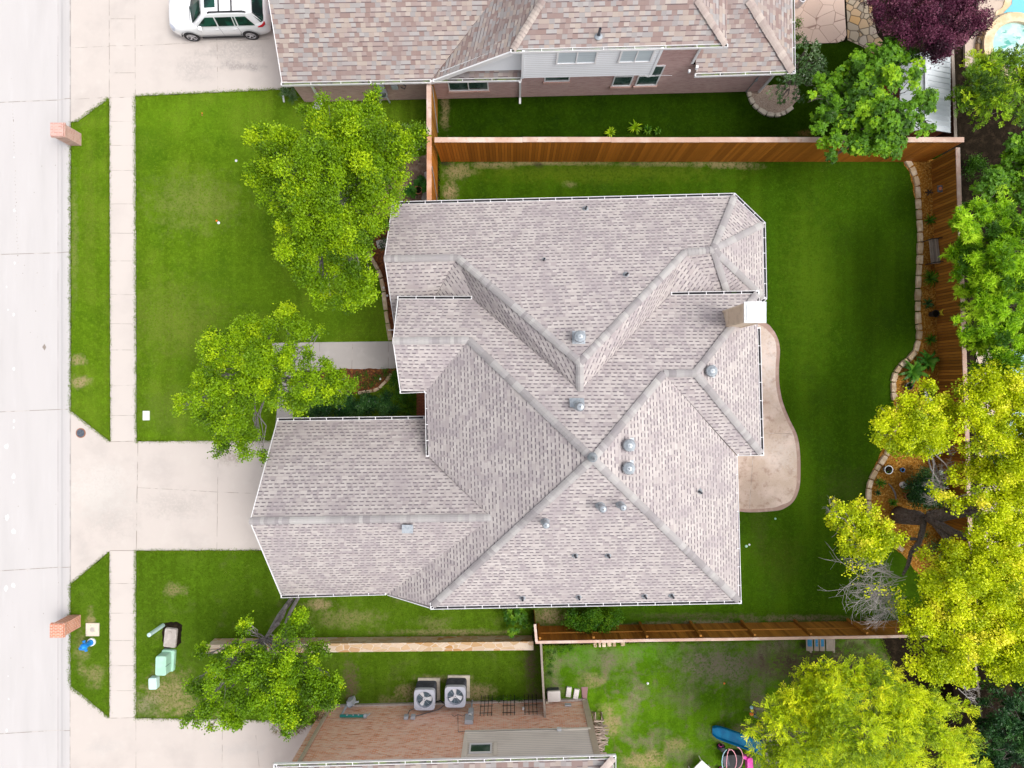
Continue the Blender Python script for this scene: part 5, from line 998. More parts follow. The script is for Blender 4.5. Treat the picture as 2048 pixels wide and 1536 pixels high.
# ------------------------------------------------------------------ shed
t = thing('shed', 'garden shed with white metal roof between two trees beside the fence', 'shed', W(1850, 200))
def pz(px, py, z): return W(px, py, z)
rx0, rxm, rx1 = W(1800, 190, 2.3).x, W(1851, 190, 2.75).x, W(1902, 190, 2.35).x; ya, yb = W(1850, 108, 2.6).y, W(1850, 262, 2.5).y
mb = MB(); mb.slab([(rx0, ya, 2.3), (rxm, ya, 2.75), (rxm, yb, 2.75), (rx0, yb, 2.3)], .05); mb.slab([(rxm, ya, 2.75), (rx1, ya, 2.32), (rx1, yb, 2.32), (rxm, yb, 2.75)], .05)
for k in range(15):
    y = yb + (ya - yb) * k / 14
    for s, x1, z1 in ((1, rx1, 2.32), (-1, rx0, 2.3)): mb.obox(((rxm + x1)/2, y, (2.75 + z1)/2 + .015), ((x1 - rxm)/2, 0, (z1 - 2.75)/2), (0, .012, 0), (0, 0, .018))
mb.obox((rxm, (ya+yb)/2, 2.78), (.05, 0, 0), (0, (ya-yb)/2, 0), (0, 0, .02)); mb.build('roof', M['shedroof'], t)
mb = MB(); mb.bbox(rx0 + .15, rx1 - .15, yb + .12, ya - .12, 0, 2.28); mb.poly([(rx0+.15, yb+.13, 2.28), (rx1-.15, yb+.13, 2.28), (rxm, yb+.13, 2.7)]); mb.build('wall', M['redwood'], t)
mb = MB(); mb.lathe(W(1594, 14), [(.12, .1), (.16, .5), (.15, .62), (.10, .62)], 16); mb.build('white_planter', M['porc'], label='white round planter on the flagstone patio beside the north roof', cat='planter')
mb = MB(); c = W(1998, -2); rbox(mb, c, .5, .3, .12, .3, .1); mb.build('pool_float', M['porc'], label='white object at the top edge beside the pool', cat='float')
# ------------------------------------------------------------------ car
def build_car():
    xf = Matrix.Translation((-14.3, 18.13, 0)) @ Matrix.Rotation(math.radians(1.6), 4, 'Z')
    t = thing('parked_car', 'white sport utility car parked on the upper driveway', 'car', xf @ Vector((0, 0, 0)))
    N = lambda: MB(xf)
    st = [(-2.45, .55, .42, .66), (-2.42, .66, .35, .76), (-2.32, .80, .30, .88), (-2.1, .90, .26, .97), (-1.75, .945, .25, 1.03), (-1.3, .95, .25, 1.07), (-.95, .95, .25, 1.10), (-.4, .95, .25, 1.12), (.5, .95, .25, 1.13),
          (1.4, .95, .25, 1.15), (1.9, .94, .27, 1.17), (2.2, .90, .32, 1.17), (2.36, .85, .36, 1.12), (2.44, .76, .42, .95), (2.46, .66, .45, .7)]
    mb = N(); secs = []
    for x, w_, zb, zt in st:
        h = [(0, zt+.035), (.45*w_, zt+.03), (.78*w_, zt+.005), (.93*w_, zt-.06), (.985*w_, zt-.18), (w_, zb+(zt-zb)*.45), (.98*w_, zb+.08), (.9*w_, zb), (0, zb)]
        secs.append([Vector((x, -y, z)) for y, z in h] + [Vector((x, y, z)) for y, z in h[-2:0:-1]])
    for a, b in zip(secs, secs[1:]):
        for k in range(len(a)): j = (k+1) % len(a); mb.poly([a[k], a[j], b[j], b[k]])
    mb.poly(secs[0]); mb.poly(secs[-1])
    mb.build('body', M['carwhite'], t, smooth=True)
    Sd = lambda x, q, s=-1, o=0: Vector((x, s*((.915 - .225*q) + o), 1.09 + .60*q))
    mb = N()                                             # cabin shell
    rx = [-.42, -.1, .4, 1.0, 1.6, 1.95]; rz = [1.60, 1.67, 1.70, 1.70, 1.67, 1.60]
    G = [[Vector((x, y * (.69 if 0 < i < 5 else .62), z + .045*(1 - y*y))) for y in (-1, -.75, -.35, 0, .35, .75, 1)] for i, (x, z) in enumerate(zip(rx, rz))]
    for a, b in zip(G, G[1:]):
        for k in range(6): mb.poly([a[k], a[k+1], b[k+1], b[k]])
    bx = [-1.08, -.5, .4, 1.1, 1.8, 2.3]
    for s, c in ((-1, 0), (1, 6)):
        for i in range(5): mb.poly([Vector((bx[i], s*(.80 if i == 0 else .915), 1.08)), Vector((bx[i+1], s*(.78 if i == 4 else .915), 1.08)), G[i+1][c], G[i][c]])
    mb.poly([Vector((-1.08, -.80, 1.08)), Vector((-1.2, 0, 1.08)), Vector((-1.08, .80, 1.08)), G[0][6], G[0][3], G[0][0]]); mb.poly([Vector((2.3, -.78, 1.08)), Vector((2.3, .78, 1.08)), G[5][6], G[5][0]])
    mb.build('roof', M['carwhite'], t, smooth=False)
    g = lambda p, q, u: p.lerp(q, u)
    for s in (-1, 1):
        for (x0, x1, x2, x3) in ((-.88, .10, .10, -.30), (.17, .92, .95, .17), (.98, 1.06, 1.08, 1.0), (1.13, 1.92, 1.62, 1.14)):
            mb = N(); mb.poly([Sd(x0, .08, s, .03), Sd(x1, .08, s, .03), Sd(x2, .80, s, .03), Sd(x3, .80, s, .03)]); mb.build('side_window', M['carglass'], t)
    mb = N(); a, b, c, d = Vector((-1.10, -.74, 1.13)), Vector((-1.10, .74, 1.13)), Vector((-.46, .58, 1.615)), Vector((-.46, -.58, 1.615)); m1, m2 = Vector((-1.22, 0, 1.13)), Vector((-.50, 0, 1.665)); mb.poly([a, m1, m2, d]); mb.poly([m1, b, c, m2]); ws = mb.build('windscreen', M['carglass'], t)
    mb = N(); mb.tube([Vector((-1.20, -.66, 1.15)), Vector((-1.20, .05, 1.19))], .012, 4); mb.build('wiper', M['black'], ws)
    mb = N(); mb.poly([Vector((2.33, -.68, 1.15)), Vector((2.33, .68, 1.15)), Vector((1.98, .56, 1.61)), Vector((1.98, -.56, 1.61))]); mb.poly([Vector((2.33, -.7, 1.15)), Vector((1.98, -.58, 1.61)), Vector((1.9, -.64, 1.57)), Vector((2.2, -.80, 1.15))]); mb.build('rear_window', M['carglass'], t)
    mb = N(); mb.bbox(-.22, .28, -.38, .38, 1.712, 1.745); mb.build('sunroof', M['carglass'], t)
    for s in (-1, 1):
        mb = N(); mb.tube([Vector((-.1, s*.62, 1.68)), Vector((.0, s*.62, 1.75)), Vector((1.55, s*.62, 1.75)), Vector((1.7, s*.62, 1.68))], .035, 6); mb.build('roof_rail', M['black'], t)
        mb = N(); q = Vector((-.72, s*1.03, 1.13)); mb.obox(q, (.07, .02*s, 0), (0, .10, 0), (0, 0, .07)); mb.build('wing_mirror', M['carwhite'], t)
        mb = N(); mb.poly([Vector((-2.37, s*.60, .84)), Vector((-2.24, s*.80, .86)), Vector((-2.02, s*.88, .97)), Vector((-2.12, s*.72, .985)), Vector((-2.3, s*.6, .93))]); mb.poly([Vector((-2.37, s*.60, .74)), Vector((-2.22, s*.885, .76)), Vector((-2.02, s*.925, .93)), Vector((-2.24, s*.82, .87))]); mb.build('headlight', M['lgrey'], t)
        mb = N(); mb.tube([Vector((2.0, s*.93, 1.0)), Vector((2.2, s*.89, 1.02)), Vector((2.33, s*.83, 1.08)), Vector((2.36, s*.76, 1.14))], [.02, .055, .06, .03], 8); mb.build('tail_light', M['red'], t)
        for x in (.13, 1.02): mb = N(); mb.poly([Vector((x-.006, s*.957, .35)), Vector((x+.006, s*.957, .35)), Vector((x+.006, s*.945, 1.06)), Vector((x-.006, s*.945, 1.06))]); mb.build('door_seam', M['dgrey'], t)
        mb = N(); mb.obox((0, s*.94, .27), (1.05, 0, 0), (0, .02, 0), (0, 0, .05)); mb.build('side_sill', M['black'], t)
        for x in (.0, .88): mb = N(); mb.obox((x, s*.965, .93), (.09, 0, 0), (0, .012, 0), (0, 0, .018)); mb.build('door_handle', M['carwhite'], t)
        for x in (-1.53, 1.38):
            mb = N(); P = lambda r, a, y: Vector((x + r*math.cos(a), s*y, .37 + r*math.sin(a)))
            for k in range(20): a0, a1_ = math.pi*k/20 - .12, math.pi*(k+1)/20 - .12 + .012; mb.poly([P(.385, a0, .90), P(.385, a1_, .90), P(.455, a1_, .962), P(.455, a0, .962)])
            mb.build('wheel_arch', M['black'], t)
            mb = N(); pr = [(.21, .965), (.25, .985), (.345, .985), (.37, .955), (.37, .78), (.2, .76)]
            for (ra, ya_), (rb_, yb_) in zip(pr, pr[1:]):
                for k in range(24): a0, a1_ = math.tau*k/24, math.tau*(k+1)/24; mb.poly([P(ra, a0, ya_), P(ra, a1_, ya_), P(rb_, a1_, yb_), P(rb_, a0, yb_)])
            mb.poly([P(.22, math.tau*k/20, .93) for k in range(20)]); wh = mb.build('wheel', M['tyre'], t)
            mb = N()
            for k in range(24): a0, a1_ = math.tau*k/24, math.tau*(k+1)/24; mb.poly([P(.215, a0, .975), P(.215, a1_, .975), P(.245, a1_, .98), P(.245, a0, .98)])
            for k in range(5): a = math.tau*k/5 + .3; mb.poly([P(.05, a-.7, .965), P(.225, a-.16, .972), P(.225, a+.16, .972), P(.05, a+.7, .965)])
            mb.poly([P(.06, math.tau*k/10, .968) for k in range(10)]); mb.build('rim', M['rim'], wh)
    for x in (.47, 1.07): mb = N(); mb.obox((x, 0, 1.775), (.028, 0, 0), (0, .62, 0), (0, 0, .014)); mb.build('cross_bar', M['black'], t)
    mb = N(); mb.bbox(2.2, 2.48, -.7, .7, .36, .5); mb.build('rear_bumper', M['black'], t)
    mb = N(); mb.bbox(2.455, 2.475, -.2, .2, .72, .86); mb.build('number_plate', M['lgrey'], t)
build_car()
# ------------------------------------------------------------------ foliage
RNG = np.random.default_rng(11)
def unit(a): return a / np.maximum(np.linalg.norm(a, axis=-1, keepdims=True), 1e-9)
def rdir(n, zmin=-1.0):
    v = unit(RNG.normal(size=(n, 3)))
    bad = v[:, 2] < zmin; v[bad, 2] *= -1; return v
def leafmesh(name, m, quads, tint, parent=None, **kw):
    """quads (n,4,3) world coordinates"""
    n = len(quads); me = bpy.data.meshes.new(name); v = quads.reshape(-1, 3)
    if parent is not None: off = np.array(root_of(parent).location)
    else: off = np.array([v[:, 0].mean(), v[:, 1].mean(), max(0, v[:, 2].min())])
    me.vertices.add(n*4); me.vertices.foreach_set('co', (v - off).astype(np.float32).ravel())
    me.loops.add(n*4); me.loops.foreach_set('vertex_index', np.arange(n*4, dtype=np.int32))
    me.polygons.add(n); me.polygons.foreach_set('loop_start', np.arange(0, n*4, 4, dtype=np.int32))
    me.update(calc_edges=True); me.materials.append(m)
    at = me.attributes.new('tint', 'FLOAT', 'FACE'); at.data.foreach_set('value', np.clip(tint, 0, 1).astype(np.float32))
    o = bpy.data.objects.new(name, me); S.collection.objects.link(o)
    if parent is not None: o.parent = parent
    else: o.location = off
    return tag(o, **kw)
def leaves(p, d, K, ln, wd, style, upbias=.8):
    """p (n,3) sprig points, d (n,3) outward directions -> quads (n*K,4,3)"""
    n = len(p); up = np.array([0, 0, 1.0])
    if style == 'star':                                   # palmate tuft seen from above
        nrm = unit(d * .5 + up * upbias + RNG.normal(size=(n, 3)) * .25); a = unit(np.cross(nrm, RNG.normal(size=(n, 3)))); b = np.cross(nrm, a)
        an = (np.arange(K) / K * 2*np.pi)[None] + RNG.uniform(0, 6, (n, 1)) + RNG.normal(size=(n, K)) * .25
        ld = a[:, None] * np.cos(an)[..., None] + b[:, None] * np.sin(an)[..., None] + nrm[:, None] * RNG.uniform(-.3, .25, (n, K, 1)); base = np.repeat(p[:, None], K, 1)
        nn = unit(nrm[:, None] + RNG.normal(size=(n, K, 3)) * .3)
    elif style == 'frond':                                # stem with leaflets left and right
        st = unit(d + RNG.normal(size=(n, 3)) * .45 + up * .05); sl = ln * K * .24
        tt = (np.arange(K) // 2 + .5) / (K / 2); side = np.where(np.arange(K) % 2, 1, -1)
        nrm = unit(up * upbias + d * .3 + RNG.normal(size=(n, 3)) * .3); sv = unit(np.cross(nrm, st))
        base = p[:, None] + st[:, None] * (tt * sl)[None, :, None]
        ld = unit(sv[:, None] * side[None, :, None] * .85 + st[:, None] * .6 + RNG.normal(size=(n, K, 3)) * .18); nn = unit(nrm[:, None] + RNG.normal(size=(n, K, 3)) * .25)
    elif style == 'blade':                                # drooping bundle of pointed leaves
        ax = unit(d * .5 + RNG.normal(size=(n, 3)) * .5 * np.array([1, 1, .3])); base = p[:, None] + RNG.normal(size=(n, K, 3)) * ln * .15
        ld = unit(ax[:, None] + RNG.normal(size=(n, K, 3)) * .55 - up * .15); nn = unit(up * 1.0 + RNG.normal(size=(n, K, 3)) * .45)
    else:
        base = p[:, None] + RNG.normal(size=(n, K, 3)) * ln * .9
        ld = unit(d[:, None] * .5 + RNG.normal(size=(n, K, 3)) * .8 + up * .1); nn = unit(up * .5 + d[:, None] * .55 + RNG.normal(size=(n, K, 3)) * .6)
    ld = unit(ld); sd = unit(np.cross(nn, ld)); l = ln * RNG.uniform(.7, 1.25, ld.shape[:-1] + (1,)); w_ = wd * RNG.uniform(.8, 1.2, l.shape)
    q = np.stack([base, base + ld*l*.45 + sd*w_*.5, base + ld*l, base + ld*l*.45 - sd*w_*.5], axis=2)
    return q.reshape(-1, 4, 3)
def crown(blobs, z, grow=1.0, sub=14, ln=.11, wd=.07, K=7, style='rnd', dens=26, flat=1.0, srange=(.19, .33), tlo=.0, thi=1.0, subin=(.4, .95), zj=.35, sprig=(.5, 1.05)):
    """blobs: (px,py,r_px[,dz]) -> quads, tints"""
    Q, T = [], []; centres = []
    for bl in blobs:
        zc = z + (bl[3] if len(bl) > 3 else 0) + RNG.uniform(-zj, zj); c = np.array(W(bl[0], bl[1], zc)); r = grow * bl[2] * (HC - zc) / FC * .97; centres.append((Vector(c), r))
        ns = max(5, int(1.45 * sub * (r / 1.2) ** 1.6)); dirs = rdir(ns, -.25); bt = RNG.uniform(-.12, .12)
        sc = c + dirs * (r * RNG.uniform(*subin, (ns, 1))) * np.array([1, 1, flat])
        for i in range(ns):
            rs = r * RNG.uniform(*srange) if r > .8 else r * RNG.uniform(.35, .55)
            n = max(4, int(dens * 14 * rs * rs * (1 if r > .8 else 1.3) / (ln * ln * 90)))
            dd = rdir(n, -.35); pp = sc[i] + dd * (rs * RNG.uniform(*sprig, (n, 1))) * np.array([1, 1, .75])
            od = unit(dd + dirs[i] * .5); q = leaves(pp, od, K, ln, wd, style)
            st = RNG.normal(.45, .24) + bt; hgt = 0
            T.append(np.clip(np.repeat(st + hgt + RNG.normal(0, .09, n), K) + RNG.normal(0, .05, n*K), tlo, thi)); Q.append(q)
    return np.concatenate(Q), np.concatenate(T), centres
def branch_pts(a, b, k=5, wob=.12, r=random):
    L_ = (b - a).length; out = []
    for i in range(k + 1):
        t = i / k; p = a.lerp(b, t)
        if 0 < i < k: p = p + Vector((r.uniform(-1, 1), r.uniform(-1, 1), r.uniform(-.3, .6))) * wob * L_ * .35
        out.append(p)
    return out
def limbs(mb, base, fork, centres, r0, r):
    mb.tube(branch_pts(base, fork, 5, .08, r), [r0*1.25, r0*1.05, r0, r0*.95, r0*.9, r0*.8], 10)
    for c, rad in centres:
        e = c + Vector((0, 0, -rad*.1)); pts = branch_pts(fork, e, 5, .2, r); rr_ = [r0*.45, r0*.38, r0*.3, r0*.22, r0*.16, .012]
        mb.tube(pts, rr_, 6)
        for k in range(int(3 + rad*4)):
            s = pts[r.choice((2, 3, 4))]; d = Vector((r.uniform(-1, 1), r.uniform(-1, 1), r.uniform(.0, 1))).normalized(); q = c + d * rad * r.uniform(.6, .95)
            mb.tube(branch_pts(s, q, 3, .25, r), [.03, .02, .013, .006], 4, cap=False)
def tree(name, label, base, z, blobs, leaf, bark='bark', r0=.16, fork=None, cat='tree', seed=1, group=None, fz=2.2, **kw):
    r = random.Random(seed); b = W(*base); t = thing(name, label, cat, b, group); q, ti, ce = crown(blobs, z, **kw)
    leafmesh('crown', M[leaf], q, ti, t); mb = MB(); f = fork or (b + Vector((0, 0, fz))); limbs(mb, b, f, ce, r0, r); mb.build('trunk', M[bark], t); return t, ce
tree('elm_tree', 'largest bright green tree, on the upper front lawn beside the grey roof', (690, 420), 6.0,
     [(700,290,80,.6),(785,285,52),(828,268,26),(842,285,18),(735,232,44),(752,200,20),(570,300,58),(530,285,30),(535,350,40),(560,400,42),(640,370,85,.8),(735,370,75,.6),(795,345,42,-.3),(800,300,30),(640,460,66,.2),(700,470,64,.4),(742,450,34),(615,545,32),(640,590,30),(690,565,54),(725,590,30),(738,560,18),(600,500,40),(660,240,46),(515,270,16),(585,445,30),(620,240,26)],
     'elm', 'bark_l', r0=.17, seed=3, ln=.09, wd=.062, K=7, sub=16, dens=24)
tree('elm_tree', 'smaller bright green tree over the front walk and the driveway corner', (560, 755), 5.0,
     [(560,645,32),(590,655,28),(505,670,38),(450,700,46),(430,670,16),(525,735,66,.5),(600,715,46),(615,780,46),(670,770,34),(695,772,20),(655,735,20),(415,780,40),(370,808,18),(355,818,9),(460,845,50),(505,885,28),(445,888,16),(435,905,9),(525,910,12),(600,812,22),(560,790,42),(480,780,55,.3),(420,740,30),(640,660,10),(405,830,20)],
     'elm', 'bark_l', r0=.11, seed=5, ln=.09, wd=.062, K=7, sub=15, dens=24)
t, ce = tree('elm_tree', 'dense green tree over the low stone wall at the lower driveway', (583, 1200), 3.9,
     [(598,1255,28),(560,1300,44,.2),(620,1325,42),(460,1330,42),(415,1300,20),(645,1380,36),(530,1385,52,.5),(430,1385,44),(585,1430,34),(470,1425,28),(400,1425,20),(640,1290,20),(495,1255,15),(495,1240,9),(520,1340,46,.4),(390,1370,20),(570,1370,50,.3),(675,1370,14),(450,1298,16),(478,1292,14),(500,1300,18),(375,1440,10),(425,1452,10),(640,1345,26)],
     'elm_s', 'bark_l', r0=.10, fork=W(531, 1278, 2.6), seed=8, ln=.09, wd=.065, K=7, sub=16, dens=26)
mb = MB(); r = random.Random(4); mb.tube([W(596, 1196), W(580, 1225, .8), W(572, 1245, 1.5), W(575, 1290, 2.6)], [.10, .085, .075, .05], 8); mb.tube([W(582, 1200), W(558, 1232, 1.0), W(545, 1255, 1.7), W(531, 1278, 2.6), W(500, 1320, 3.2)], [.13, .115, .11, .10, .06], 8); mb.build('limb', M['bark_l'], t)
tree('maple_tree', 'mid green maple beside the white roofed shed, overhanging the tall fence', (1722, 250), 3.7,
     [(1795,108,30),(1800,90,14),(1760,125,34),(1715,135,26),(1700,165,40),(1655,190,32),(1660,235,46),(1740,190,64,.5),(1805,165,42),(1845,195,28),(1700,245,56),(1765,250,58,.4),(1815,235,40),(1855,215,16),(1668,290,28),(1662,318,14),(1725,285,34),(1785,290,26),(1770,308,16),(1630,240,16),(1640,160,18),(1840,260,16),(1860,255,12),(1620,200,14),(1735,300,16)],
     'maple', seed=9, ln=.11, wd=.07, K=6, style='star', sub=17, dens=22, r0=.12)
tree('plum_tree', 'dark purple leafed plum tree at the top edge', (1850, 55), 4.0,
     [(1785,30,44),(1850,0,60),(1915,25,46),(1835,60,50,.4),(1900,75,38),(1870,95,30),(1745,25,22),(1752,50,12),(1950,55,24),(1965,30,12),(1860,110,14),(1885,108,14),(1850,-50,60),(1920,-40,50),(1780,-30,45),(1812,80,24),(1960,-10,20)],
     'purpleleaf', seed=10, ln=.09, wd=.05, K=8, sub=20, dens=21, srange=(.2, .34), r0=.12)
tree('locust_tree', 'rounded green tree with narrow leaves right of the shed, beside the spa', (2000, 190), 3.4,
     [(1975,150,44),(2030,150,44),(1940,185,32),(1990,205,44,.3),(2040,210,40),(2010,118,16),(1925,215,16),(1905,200,9),(2030,110,14),(1955,225,22),(2050,170,30),(2085,160,50),(2025,240,12),(1960,135,30),(1912,190,8)],
     'locust', seed=12, ln=.10, wd=.042, K=10, style='frond', sub=17, dens=20, r0=.1)
tree('maple_tree', 'green maple cut by the right edge above the bamboo like trees', (2035, 360), 3.4,
     [(2030,285,24),(2045,310,28),(2010,330,30),(2035,365,40),(1990,375,36),(2045,410,40),(2000,410,26),(1965,385,18),(2080,350,60),(1990,345,14)],
     'maple', seed=13, ln=.11, wd=.07, K=6, style='star', sub=17, dens=22, r0=.09, tlo=.25)
tree('bamboo_clump', 'bright yellow green bamboo clump leaning over the brown fence at the right edge', (1990, 580), 4.2,
     [(1950,420,24),(1990,440,40),(1925,455,30),(1960,480,48),(2010,480,46),(1915,500,24),(2000,540,60,.4),(1940,535,42),(1910,540,16),(1970,600,52,.3),(2030,600,50,.3),(1930,575,26),(1975,660,46),(2030,680,46),(1935,620,18),(1945,690,26),(1990,720,34),(2045,540,40),(1950,740,14),(2080,560,60),(1912,640,10),(1985,455,24),(2085,660,50),(1925,665,14)],
     'bamboo', seed=14, ln=.19, wd=.036, K=9, style='blade', sub=20, dens=85, r0=.05, cat='bamboo')
# the big yellow elm: leaning trunk with several crown masses
YB = [(1790,850,42),(1836,865,44,.2),(1872,850,28),(1758,868,18),(1825,822,36),(1800,820,26),(1860,880,22),(1850,905,12),(1815,890,26),(1782,880,20),(1895,870,14),(1768,835,18),
      (1860,775,14),(1880,800,16),(1845,768,9),(1900,825,22),(1940,790,40),(1985,760,34),(1960,765,30),(2020,780,44),(1975,830,46,.3),(2030,835,36),(1930,840,24),(1990,875,26),(1965,890,18),(1920,900,12),(1925,925,14),(1935,950,20),(1915,960,12),(2040,870,26),
      (2010,930,30),(1985,960,26),(2040,960,34),(1960,1000,18),(1990,1020,26),(2030,1010,34),(1885,990,14),(1905,1012,12),(1870,985,12),
      (1698,1040,34),(1735,1040,34),(1755,1075,30),(1710,1085,40,.2),(1675,1060,20),(1740,1105,18),(1785,1075,14),(1675,1015,14),(1715,1010,14),(1665,1030,8),
      (1880,1115,36),(1930,1095,34),(1985,1090,40),(2035,1080,36),(1860,1160,34),(1910,1160,48,.3),(1975,1150,52,.4),(2035,1150,46),(1850,1205,34),(1895,1220,46),(1955,1220,54,.3),(2020,1215,50),(1822,1255,20),(1805,1240,10),(1865,1275,40),(1920,1285,46,.2),(1985,1280,30),(2035,1270,36),(1860,1320,34),(1905,1335,30),(1925,1345,16),(2010,1320,32),(1990,1345,16),(2045,1310,26),(1880,1348,12),(2090,1150,60),(2090,900,60),(1800,1212,10),(1975,1320,14),(1930,1250,40),(1960,1180,40),(1900,1300,34),(2000,1240,40),(1945,1130,30),(2010,1120,34),(1840,1235,24),(2040,1220,36),(2025,900,24),(1950,870,30),(2045,1300,30),(1990,1160,40,.4),(1965,1270,30),(1965,1045,26),(2000,1050,30),(2035,1045,30),(1945,1068,12),(2030,985,30),(2000,985,24),(1955,985,18),(1930,1000,12),(1940,930,20),(1900,950,12),(1975,930,26),(2015,890,26),(1995,800,30),(1940,815,22),(1905,1100,24),(1870,1190,28),(1895,1150,26)]
yt = thing('elm_tree', 'huge yellow leafed tree with a thick leaning dark trunk at the right', 'tree', W(1800, 1035))
q, ti, ce = crown(YB, 5.2, grow=1.17, ln=.09, wd=.075, K=6, sub=16, dens=19, zj=.5); leafmesh('crown', M['yell'], q, ti, yt)
mb = MB(); r = random.Random(21)
def limb(pts, rad, n=10): P = [W(*p) for p in pts]; mb.tube(P, rad, n); return P
limb([(1797,1030,0),(1812,1033,.8),(1838,1036,1.7),(1866,1034,2.4),(1895,1028,3.0),(1930,1024,3.6),(1965,1030,4.2)], [.44,.38,.34,.32,.27,.22,.17], 14)
limb([(1858,1034,2.3),(1880,1050,2.8),(1905,1064,3.3),(1935,1075,3.8),(1975,1088,4.4)], [.26,.2,.17,.13,.09]); limb([(1930,1024,3.6),(1938,1008,3.9),(1950,990,4.3),(1980,960,4.6)], [.2,.17,.13,.08]); limb([(1868,1040,2.4),(1885,1065,2.9),(1900,1082,3.3),(1920,1110,4)], [.22,.17,.15,.1])
limb([(1848,1036,2.0),(1845,1060,2.6),(1838,1085,3.2),(1822,1105,3.6),(1816,1130,4.0),(1806,1150,4.3)], [.14,.12,.11,.09,.075,.05]); limb([(1832,1078,3.2),(1800,1078,3.6),(1770,1080,4.2),(1730,1075,4.8)], [.07,.055,.045,.03])
limb([(1965,1030,4.2),(2000,1060,4.6),(2030,1050,4.8)], [.15,.1,.06]); limb([(1895,1028,3.0),(1880,960,4.2),(1860,900,4.8)], [.1,.06,.03]); limb([(1855,1030,2.2),(1858,1024,2.5)], [.09, .07])
mb.build('trunk', M['bark'], yt, smooth=True)
mb = MB()
hub = [W(1975,1060,4.3), W(1880,1110,4.2), W(1940,1150,4.4), W(1980,960,4.6), W(1730,1075,4.7), W(1850,880,4.6), W(1960,830,4.8), W(1900,1250,4.6)]
for c, rad in ce:
    h = min(hub, key=lambda p: (p - c).length); mb.tube(branch_pts(h, c, 4, .25, r), [.05, .04, .03, .02, .01], 5, cap=False)
    for k in range(int(2 + rad*4)): d = Vector((r.uniform(-1, 1), r.uniform(-1, 1), r.uniform(-.1, 1))).normalized(); mb.tube(branch_pts(c, c + d*rad*r.uniform(.7, 1.05), 3, .3, r), [.018, .013, .009, .004], 4, cap=False)
mb.build('branch', M['bark_l'], yt)
mb = MB()
def twigs(p, d, ln, rad, lvl):
    k = 3; pts = [p]; 
    for i in range(k): d = (d + Vector((r.uniform(-1, 1), r.uniform(-1, 1), r.uniform(-.5, .5))) * .22).normalized(); pts.append(pts[-1] + d * ln / k)
    mb.tube(pts, [rad, rad*.85, rad*.7, rad*.55], 4, cap=False)
    if lvl:
        for i in range(4 if lvl > 1 else 3):
            q = pts[r.choice((1, 2, 3))]; e = (d + Vector((r.uniform(-1, 1), r.uniform(-1, 1), r.uniform(-.4, .4))) * .9).normalized(); twigs(q, e, ln * r.uniform(.55, .75), rad * .6, lvl - 1)
for (sx_, sy, ex, ey, n) in ((1790,1150,1660,1120,3), (1800,1160,1690,1170,4), (1790,1175,1700,1215,3), (1800,1200,1730,1235,4), (1780,1130,1700,1140,3), (1890,970,1850,950,3), (1900,985,1850,1000,3), (1905,935,1880,955,2), (1940,1040,1965,1060,3), (1680,1030,1650,1010,3), (1925,1370,1960,1395,2), (1800,1190,1760,1210,3), (1905,890,1880,900,2)):
    a = W(sx_, sy, 4.2); b = W(ex, ey, 4.3)
    for k in range(n): d = (b - a).normalized(); twigs(a + Vector((r.uniform(-.3, .3), r.uniform(-.3, .3), 0)), (d + Vector((r.uniform(-.3, .3), r.uniform(-.3, .3), .05))).normalized(), (b - a).length * r.uniform(.4, .6), .018, 3)
mb.build('bare_twigs', M['twig'], yt)
q, ti, _ = crown([(1750,1180,26),(1790,1185,24),(1775,1215,22),(1690,1135,20),(1720,1140,14)], 4.4, ln=.08, wd=.07, K=3, sub=7, dens=2.2, tlo=.6); leafmesh('sparse_leaves', M['yell'], q, ti, yt)
tree('mimosa_tree', 'feathery yellow green tree covering the playset at the bottom right', (1700, 1450), 4.0,
     [(1640,1350,36),(1612,1340,12),(1700,1345,30),(1735,1328,18),(1760,1345,26),(1590,1395,36),(1650,1400,52,.4),(1725,1395,48,.2),(1790,1385,34),(1545,1425,28),(1520,1440,12),(1600,1465,56,.4),(1690,1470,66,.8),(1780,1450,56,.6),(1845,1430,38),(1890,1410,16),(1920,1408,16),(1875,1490,52),(1790,1520,56,.4),(1920,1470,24),(1565,1510,36),(1530,1480,14),(1517,1500,10),(1660,1540,60),(1730,1560,60),(1870,1560,60),(1560,1560,40),(1940,1535,24),(1850,1390,16),(1615,1430,40,.3),(1500,1455,8)],
     'feather', seed=15, ln=.12, wd=.032, K=14, style='frond', sub=16, dens=19, r0=.12)
tree('evergreen_shrub', 'dark blue green glossy shrub in the bottom right corner', (2010, 1440), 2.2,
     [(2000,1420,38),(2035,1395,36),(1985,1470,36),(2030,1470,46),(1975,1515,30),(2020,1530,44),(1965,1400,12),(2050,1340,26),(1960,1445,16),(2080,1440,50),(1955,1500,12)], 'darkleaf', seed=16, ln=.15, wd=.045, K=7, style='blade', sub=20, dens=60, r0=.05, cat='shrub', thi=.95)
tree('dark_conifer', 'dark green bushy plant glimpsed between the yellow branches beside the pool', (1980, 905), 1.6, [(1975,905,22),(1990,925,24),(1965,930,16),(1985,890,14)], 'darkleaf', seed=17, ln=.12, wd=.03, K=8, style='blade', sub=20, dens=18, r0=.04, cat='shrub')
tree('crape_myrtle', 'loose glossy leafed shrub tree at the corner of the north house', (1570, 175), 2.2,
     [(1600,120,26),(1625,112,18),(1640,130,14),(1572,165,24),(1605,160,30),(1550,185,18),(1590,200,18),(1630,170,24),(1630,95,10),(1610,90,10),(1560,200,12)], 'glossy', seed=18, ln=.13, wd=.035, K=7, style='blade', sub=12, dens=11, r0=.04, cat='shrub', fz=.8)
